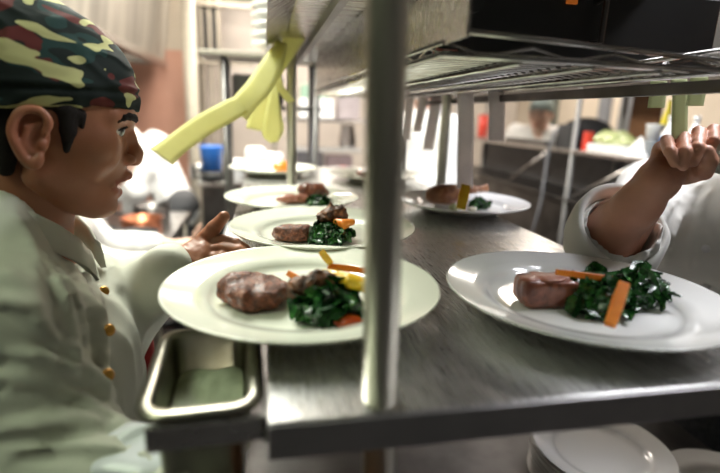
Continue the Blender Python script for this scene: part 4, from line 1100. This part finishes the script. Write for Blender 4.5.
nm(obj('white_tub',lathe(B(),[(0,0),(.034,0),(.042,.075),(.045,.08),(.043,.085),(0,.085)],28),whitep,smooth=True,loc=(p.x,p.y,p.z+.0955*K)),'small white tub standing on the grey canister on the rack','tub')
p=on(667,120,2.16); nm(obj('yellow_bottle',lathe(B(),[(0,0),(.03,0),(.033,.02),(.033,.17),(.012,.27),(.011,.31),(0,.31)],24),mat('yellow_plastic',(.75,.62,.03),rough=.35),smooth=True,loc=p),'yellow squeeze bottle with narrow tip on the rack behind the ticket','bottle')
for k,(xp,lab) in enumerate(((669,'left of the hanging ticket'),(694,'right of the hanging ticket'))):
    p=on(xp,135,2.05); t=thing('labelled_bottle','clear bottle with blue label on the rack, '+lab,'bottle',tuple(p),0,'blue labelled bottles')
    obj('bottle_body',lathe(B(),[(0,0),(.034,0),(.036,.01),(.036,.13),(.014,.18),(.013,.20),(0,.20)],24),whitep,t,smooth=True)
    obj('label_band',lathe(B(),[(.0365,.06),(.0367,.062),(.0367,.115),(.0365,.117)],24),plastic_blue,t,smooth=True)
    obj('bottle_cap',lathe(B(),[(0,.225),(.016,.224),(.016,.20),(0,.20)],20),whitep,t,smooth=True)
p=on(704,125,2.12); bm=B(); lathe(bm,[(0,0),(.07,0),(.11,.08),(.105,.082),(.068,.008),(0,.008)],32)
nm(obj('wicker_basket',bm,mat('wicker',(.32,.20,.10),(.2,.12,.06),rough=.8,scale=90,bmp=.6),smooth=True,loc=p),'round brown wicker basket on the rack above the fist','basket')
o=blob('bread_roll','round brown bread roll in the wicker basket on the rack','bread',(p.x,p.y,p.z+.075),(.07,.06,.045),m_chop,amp=.003,freq=60,h=.006)
p=on(498,136,2.10); nm(obj('white_bowl',lathe(B(),[(0,0),(.04,0),(.075,.045),(.08,.06),(.074,.058),(.036,.008),(0,.008)],32),ceramic_w,smooth=True,loc=p),'white bowl on the far end of the rack shelf, behind the lone ticket','bowl')
p=on(484,120,2.2); nm(obj('red_canister',lathe(B(),[(0,0),(.05,0),(.05,.22),(0,.22)],28),red_pl,smooth=True,loc=p),'red canister at the far end of the rack, beside the white ticket strip','canister')
for k,(xp,w_) in enumerate(((528,.30),)):
    p=on(xp,138,2.06); nm(obj('steel_tray',box(B(),-.04,.04,-w_,w_,0,.035),steel_dark,loc=p,bevel=.006),'long low dark tray in front of the grey-capped cook on the rack','tray')
bm=B(); a=PX(553,136,1.53); b=PX(547,160,1.525); c=PX(541,200,1.525); dd_=PX(532,232,1.525)
tube(bm,smooth_pts([PX(562,128,1.57),PX(556,131,1.545),a,b,c,dd_],6),.008,10)
nm(obj('power_cable',bm,mat('grey_cable',(.20,.20,.21),rough=.45),smooth=True),'grey cable looping over the rack shelf edge and hanging down','cable')
# upper things on right wall: pale boards with a dark mullion
for k,(y0,y1,lab) in enumerate(((4.2,5.6,'left'),(2.75,4.12,'right'))): pass
struct('wall_partition',box(B(),2.75,2.80,1.2,6.4,1.05,2.75),wallc) if False else None
bm=box(B(),3.0,3.04,1.2,6.59,0,2.75); o=struct('wall_inner',bm,wallc)
for k,(xp) in enumerate((556,606,628)):
    pt=PX(xp,110,2.99); o=struct('trim_%d'%(k+1),box(B(),2.955,2.999,pt.y-(.03 if k==0 else .06),pt.y+(.03 if k==0 else .06),0,2.74),mat('dark_trim',(.10,.11,.09) if k==0 else (.16,.17,.19),rough=.5) if k==0 else mat('grey_trim',(.20,.21,.23),rough=.4))
# dark range cabinet under the view on the right
cab=thing('range_cabinet','dark steel refrigerated cabinet standing between the pass and the rack','cabinet',(1.25,2.0,0))
CH(cab,'cabinet_body',box(B(),1.06,1.44,1.2,2.8,.12,.66),steel_dark,bevel=.006)
CH(cab,'cabinet_top',box(B(),1.04,1.46,1.18,2.82,.661,.68),mat('grey_worktop',(.14,.135,.13),rough=.4,metal=.6),bevel=.004)
for y in (1.22,2.01): CH(cab,'door',box(B(),1.045,1.059,y,y+.76,.16,.64),steel_dark,bevel=.004); CH(cab,'handle',tube(B(),[(1.03,y+.08,.60),(1.03,y+.68,.60)],.007,10),steel,smooth=True)
for x in (1.09,1.41):
    for y in (1.24,2.76): CH(cab,'foot',tube(B(),[(x,y,0),(x,y,.12)],.02,12),steel_dark,smooth=True)
# ------------------------------------------------------------------ left background
# terracotta-tiled low wall and hood
struct('wall_nib',box(B(),-3.19,-.60,4.55,4.65,0,1.98),terra); struct('wall_upper',box(B(),-3.19,-.60,4.55,4.65,1.981,2.74),mat('beige_render',(.50,.44,.36),(.42,.37,.30),rough=.7,scale=3))
hood=thing('extractor_hood','long beige grey extractor hood running overhead at the upper left','hood',(-1.6,3.0,1.8))
hm=mat('hood_steel',(.36,.33,.28),(.19,.175,.15),rough=.5,metal=.3,scale=2.2,stretch=(1,3.5,.35),detail=4)
bm=B(); pr=[(-2.1,2.7),(-.70,2.7),(-.80,1.98),(-.82,1.86),(-2.1,1.86)]
for y in (1.3,4.5): pass
a=[bm.verts.new((x,1.2,z)) for x,z in pr]; b=[bm.verts.new((x,4.54,z)) for x,z in pr]
for i in range(5): 
    if i!=3: bm.faces.new((a[i],a[(i+1)%5],b[(i+1)%5],b[i]))
bm.faces.new(a); bm.faces.new(b[::-1])
CH(hood,'hood_shell',bm,hm)
for k in range(9): CH(hood,'filter_panel',box(B(),-2.0,-.90,1.28+k*.35,1.58+k*.35,1.92,1.95),steel_dark)
CH(hood,'grease_rail',box(B(),-.845,-.79,1.2,4.5,1.835,1.875),steel)
nm(obj('white_pipe',tube(B(),[(PY(187,0,4.3).x,4.3,0),(PY(187,0,4.3).x,4.3,2.74)],.055,20),mat('cream_paint',(.58,.53,.43),rough=.5),smooth=True),'cream vertical pipe rising from floor to ceiling behind the long ticket','pipe')
struct('wall_tiled',box(B(),-.60,2.99,5.5,5.55,0,2.74),mat('bright_cream_tile',(.58,.52,.46),(.52,.46,.41),rough=.4,scale=3))
# wire unit with dark gaps
ru=thing('bar_rack','cream barred rack with dark openings on the far wall left of the stacked bowls','rack',(-.35,5.0,1.2))
cr=mat('cream_enamel',(.38,.34,.27),(.33,.30,.24),rough=.5)
xa,xb=PY(192,30,5).x,PY(232,30,5).x; za,zb=PY(210,62,5).z,PY(210,-25,5).z
CH(ru,'back_board',box(B(),xa,xb-.12,5.02,5.05,za+.02,zb),dark_rub)
for k in range(4): 
    x=xa+(xb-.12-xa)*k/3; CH(ru,'bar',box(B(),x-.013,x+.013,4.97,5.01,.9,zb),cr)
for z in (za,(za+zb)/2+.13,zb): CH(ru,'cross_bar',box(B(),xa-.03,xb+.2,4.95,5.01,z-.02,z+.02),cr)
for x in (xa,xb): CH(ru,'leg',box(B(),x-.02,x+.02,4.98,5.05,0,.9),cr)
# shelf with bowls
bs=thing('bowl_shelf','narrow shelf holding the stack of white bowls, just left of the shelf edge','shelf',(.02,1.99,0))
p0=PY(240,54,1.97)
CH(bs,'shelf_board',box(B(),p0.x-.14,p0.x+.30,1.87,2.12,p0.z-.018,p0.z),cr,bevel=.003)
CH(bs,'shelf_frame',box(B(),p0.x-.06,p0.x+.30,1.89,2.10,p0.z-.20,p0.z-.185),steel_dark)
for x in (p0.x-.055,p0.x+.28):
    for y in (1.89,2.10): CH(bs,'shelf_leg',tube(B(),[(x,y,0),(x,y,p0.z-.018)],.012,10),steel_dark,smooth=True)
bw=lathe(B(),[(0,0),(.045,0),(.052,.010),(.098,.030),(.104,.030),(.110,.034),(.112,.044),(.106,.046),(.100,.040),(.058,.018),(0,.014)],40)
bo=obj('stacked_bowl',bw,mat('grey_white_ceramic',(.60,.60,.56),(.55,.55,.52),rough=.25,coat=.3),smooth=True); px_=PY(272,30,1.99).x+.035
NB=6
for k in range(NB):
    o=bo if k==0 else bo.copy()
    if k: COL.objects.link(o)
    o.location=(px_,1.99,p0.z+.0005+k*.034); nm(o,'white bowl, '+ORD[NB-1-k]+' of the stack beside the drip edge','bowl','stacked white bowls')
# blue tub on far counter
fc=thing('back_counter','pale cluttered counter crossing the middle distance behind the pass','counter',(-.1,3.1,0))
CH(fc,'counter_top',box(B(),-.38,1.0,2.85,3.5,1.07,1.10),steel,bevel=.004)
CH(fc,'counter_body',box(B(),-.36,.97,2.90,3.46,.10,1.069),steel_dark)
CH(fc,'over_shelf',box(B(),.05,.95,3.05,3.45,1.45,1.47),steel,bevel=.003)
for x in (.07,.93): CH(fc,'post',tube(B(),[(x,3.4,1.10),(x,3.4,2.0)],.014,12),steel_post,smooth=True)
CH(fc,'plinth',box(B(),-.34,.95,2.95,3.4,0,.10),dark_rub)
def stand(xp,yb,Y,z,name,lab,cat,bm,m,g=None):
    p=PY(xp,yb,Y); return nm(obj(name,bm,m,smooth=True,loc=(p.x,Y,z)),lab,cat,g)
tb=thing('blue_tub','bright blue plastic tub with black base on the back counter','tub',(PY(212,170,2.9).x,2.9,1.1005),0)
obj('tub_body',lathe(B(),[(0,.06),(.055,.06),(.065,.19),(.068,.20),(.062,.20),(.05,.07),(0,.07)],28),plastic_blue,tb,smooth=True)
obj('tub_base',lathe(B(),[(0,0),(.065,0),(.065,.058),(0,.058)],28),dark_rub,tb,smooth=True)
for k,(xp,Y,h_,r_,c_,lab) in enumerate(((236,2.95,.12,.07,whitep,'white round tub right of the blue tub on the back counter'),(256,2.9,.20,.06,ceramic_w,'tall white jar behind the pointed yellow ticket'),(274,3.0,.16,.055,whitep,'white jar just left of the far left post on the back counter'),(199,3.0,.09,.05,steel,'small steel pot left of the blue tub'))):
    stand(xp,170,Y,1.1005,'storage_jar' if 'jar' in lab else ('round_tub' if 'tub' in lab else 'steel_pot'),lab,'jar' if 'jar' in lab else ('tub' if 'round tub' in lab else 'pot'),lathe(B(),[(0,0),(r_,0),(r_*1.05,h_*.9),(r_*.8,h_),(0,h_)],28),c_)
# boxes and dishes seen between far left post and near post
for (x0,x1,y0,y1,D,c_,n_,lab,cat) in ((300,334,125,143,3.1,whitep,'white_carton','white carton on the over-shelf between the posts','carton'),
     (300,326,112,124,3.2,mat('pale_green_box',(.30,.45,.34),rough=.6),'green_carton','pale green carton stacked on the white carton','carton'),
     (336,356,108,143,3.25,mat('mauve_grey',(.36,.31,.32),rough=.5),'grey_bin','tall mauve grey bin on the over-shelf left of the near post','bin')):
    a=P(x0,y1,D); b=P(x1,y0,D); z0={'white_carton':1.4705,'green_carton':None,'grey_bin':1.4705}[n_]
    w_=abs(b.x-a.x); hh=abs(b.z-a.z)
    if n_=='white_carton': wz=z0+hh
    if z0 is None: z0=wz+.0005
    nm(obj(n_,box(B(),-w_/2,w_/2,-.09,.09,0,hh),c_,loc=((a.x+b.x)/2,3.25,z0),bevel=.006),lab,cat)
for k,(xp,r_,z_,c_,lab) in enumerate(((304,.10,1.1005,ceramic_w,'wide white dish at the left of the back counter, right of the far left post'),(344,.10,1.1005,ceramic_w,'wide white dish near the centre post on the back counter'))):
    p=PY(xp,165,2.95); nm(obj('serving_bowl',lathe(B(),[(0,0),(.06,0),(r_,.07),(r_*1.05,.075),(r_*.97,.072),(.055,.012),(0,.012)],36),c_,smooth=True,loc=(p.x,2.95,z_)),lab,'bowl','white dishes on the back counter')
    blob('raw_meat','pink raw meat in the white dish, '+('left' if k==0 else 'right')+' one of two on the back counter','meat',(p.x,2.95,z_+.055),(.07,.06,.03),mat('raw_pink',(.55,.22,.20),(.4,.14,.13),rough=.4,scale=30),amp=.006,freq=50,h=.006)
p=PY(407,190,1.5); nm(obj('steel_canister',lathe(B(),[(0,0),(.032,0),(.032,.13),(.03,.135),(.028,.13),(.028,.01),(0,.01)],28),steel,smooth=True,loc=(p.x,1.66,CZ+.0005)),'small steel canister on the pass just behind the chop plate\'s left rim','canister')
# dark bin on the lower frame of the bowl shelf
nm(obj('dark_bin',box(B(),-.05,.14,-.08,.08,0,.11),steel_dark,loc=(p0.x+.02,1.995,p0.z-.1845),bevel=.01),'dark bin on the frame beneath the stacked bowls','bin')
# clutter on the back counter between the two left posts
p=PY(309,165,3.3); nm(obj('grey_container',box(B(),-.09,.09,-.07,.07,0,.15),mat('slate_plastic',(.13,.12,.13),(.1,.09,.1),rough=.5),loc=(p.x,3.3,1.1005),bevel=.01),'slate grey container on the back counter, right of the far left post','container')
p=PY(338,165,3.3); nm(obj('mauve_container',box(B(),-.09,.09,-.07,.07,0,.13),mat('mauve_plastic',(.30,.22,.23),(.25,.18,.19),rough=.5),loc=(p.x,3.3,1.1005),bevel=.01),'mauve container on the back counter, beside the slate grey one','container')
p=PY(324,150,3.3); nm(obj('long_platter',box(B(),-.24,.24,-.06,.06,0,.03),ceramic_w,loc=(p.x+.02,3.3,1.2510),bevel=.012),'long white platter bridging the two containers on the back counter','platter')
nm(obj('steel_pitcher',lathe(B(),[(0,0),(.05,0),(.06,.03),(.045,.13),(.05,.15),(.04,.14),(0,.14)],28),steel,smooth=True,loc=(p.x+.16,3.3,1.2815)),'steel pitcher on the right end of the long white platter','pitcher')
# left work table in front of the background cook: pots and utensils
lt=thing('prep_table','steel prep table on the left, crowded with pans, behind the profile cook','table',(-.75,2.5,0))
CH(lt,'table_top',box(B(),-1.5,-.42,1.95,2.85,.90,.93),steel,bevel=.004)
for x in (-1.46,-.46):
    for y in (2.0,2.80): CH(lt,'leg',tube(B(),[(x,y,0),(x,y,.90)],.022,12),steel_post,smooth=True)
r=random.Random(4)
labs=['dark sauté pan at the front corner of the prep table','copper brown pot second from the front of the prep table','black pot in the middle of the prep table','steel pot beside the black pot on the prep table','dark pan at the back of the prep table','rust coloured pot at the back left of the prep table']
cs=[dark_rub,mat('copper',(.45,.16,.08),rough=.35,metal=.8),dark_rub,steel,steel_dark,mat('rust_pot',(.40,.12,.06),rough=.5)]
sp=[(-.52,2.02),(-.56,2.32),(-.80,2.10),(-.84,2.45),(-.58,2.62),(-1.12,2.3)]
for k,(x,y) in enumerate(sp):
    rr=.085+.02*r.random(); hh=.07+.07*r.random()
    t=thing('cooking_pot',labs[k],'pot',(x,y,.9305),r.uniform(0,6),'pots on the prep table')
    obj('pot_body',lathe(B(),[(0,0),(rr*.95,0),(rr,.01),(rr,hh),(rr*1.04,hh+.003),(rr*.97,hh),(rr*.93,.012),(0,.012)],32),cs[k],t,smooth=True)
    obj('pot_handle',tube(B(),[(rr,0,hh*.75),(rr+.04,0,hh*.95),(rr+.12,0,hh*1.0)],.008,10),dark_rub,t,smooth=True)
# left low counter beside the front cook
lc=thing('side_counter','pale steel side counter sloping away behind the cook\'s elbow and the pan','counter',(-.25,.95,0))
CH(lc,'counter_top',box(B(),-.135,-.075,.62,1.78,1.08,1.10),mat('pale_steel',(.75,.74,.76),(.66,.65,.67),rough=.35,metal=.3),bevel=.003)
for y in (.66,1.74): CH(lc,'leg',tube(B(),[(-.105,y,0),(-.105,y,1.08)],.014,10),steel_post,smooth=True)
for o in bpy.data.objects:
    if o.name.split('.')[0] in RIN: o.scale=(K,K,K) if not o.name.startswith('domed') else (K*.60,K*1.25,K*.9)
pc=P(148,452,.42)
s=SDF((-.07,-.05,-.03),(.07,.07,.03),.0022); s.ell((0,0,0),(.050,.034,.014),0); s.disp(ridges(7,60,.006,(1,.2,0),2)); o=sobj('plastic_bag',s,mat('clear_white_plastic',(.80,.82,.86),(.74,.76,.80),rough=.2,coat=.4),None,1,loc=pc); nm(o,'crumpled white plastic sheet beneath the steam pan at the lower left','plastic')
p=P(134,345,.85); s=SDF((-.05,-.05,-.14),(.05,.05,.14),.004); s.cap((0,0,.10),(0,0,-.10),.02,.03,0); s.disp(ridges(8,50,.008,(0,0,1),4)); o=sobj('red_towel',s,mat('dark_red_cloth',(.40,.03,.025),(.28,.02,.02),rough=.9),None,1,loc=p); nm(o,'dark red towel hanging between the sleeve and the steam pan','towel')
# ------------------------------------------------------------------ light fixtures and camera
def panel(name,label,loc,sx,sy,power,col,group='ceiling light panels'):
    t=thing(name,label,'ceiling light',loc,0,group)
    obj('fixture_frame',box(B(),-sx/2-.03,sx/2+.03,-sy/2-.03,sy/2+.03,.0,.045),whitep,t,bevel=.004)
    obj('diffuser',box(B(),-sx/2,sx/2,-sy/2,sy/2,-.006,-.001),mat('lit_diffuser_%d'%(col[2]*100),(.9,.9,.9),rough=.6,emit=col,estr=3),t)
    L=bpy.data.lights.new('ceiling_lamp','AREA'); L.shape='RECTANGLE'; L.size=sx; L.size_y=sy; L.energy=power; L.color=col
    o=bpy.data.objects.new('ceiling_lamp',L); COL.objects.link(o); o.parent=t; o.location=(0,0,-.012)
GRN=(.86,1.0,.72); WRM=(1.0,.90,.79); COOL=(.93,.94,1.0)
panel('ceiling_light','ceiling light panel over the cooks\' side near the front',(-1.0,.1,2.70),.6,1.2,2.2,GRN)
panel('ceiling_light','ceiling light panel just behind the cook with the head scarf',(-.45,1.75,2.70),.5,1.2,37,(.97,1.0,.90))
panel('ceiling_light','ceiling light panel above the prep table on the left',(-.9,2.6,2.70),.6,1.2,32,WRM)
panel('ceiling_light','ceiling light panel over the back counter',(.25,3.0,2.70),1.2,.6,30,WRM)
panel('ceiling_light','ceiling light panel near the far wall',(.1,4.6,2.70),1.2,.6,20,WRM)
panel('ceiling_light','ceiling light panel between the pass and the right-hand rack',(1.30,.75,2.70),.6,1.2,30,COOL)
panel('ceiling_light','ceiling light panel behind the right-hand rack',(2.6,3.6,2.70),.5,1.2,18,WRM)
panel('ceiling_light','ceiling light panel over the left corner by the far wall',(-2.2,3.4,2.70),.6,1.2,26,WRM)
# faint even fill added through the world background, no fixture
w=bpy.data.worlds.new('World'); SC.world=w; w.use_nodes=True
w.node_tree.nodes['Background'].inputs['Color'].default_value=(.9,.85,.8,1); w.node_tree.nodes['Background'].inputs['Strength'].default_value=.012
cam=bpy.data.cameras.new('camera'); co=bpy.data.objects.new('camera',cam); COL.objects.link(co)
cam.lens=24; cam.sensor_width=36; cam.sensor_fit='HORIZONTAL'; cam.clip_start=.02
for o in bpy.data.objects:
    if o.parent is None and o.get('label') and len(o['label'].split())>16: print('LONG',o.name,o['label'])
co.matrix_world=Matrix.Translation(CP)@CM.to_4x4()
cam.dof.use_dof=True; cam.dof.focus_distance=.64; cam.dof.aperture_fstop=2.2; cam.dof.aperture_blades=0
SC.camera=co
SC.view_settings.view_transform='Standard'; SC.view_settings.look='None'; SC.view_settings.gamma=1; SC.view_settings.use_curve_mapping=False
SC.view_settings.exposure=0.75
unrel()
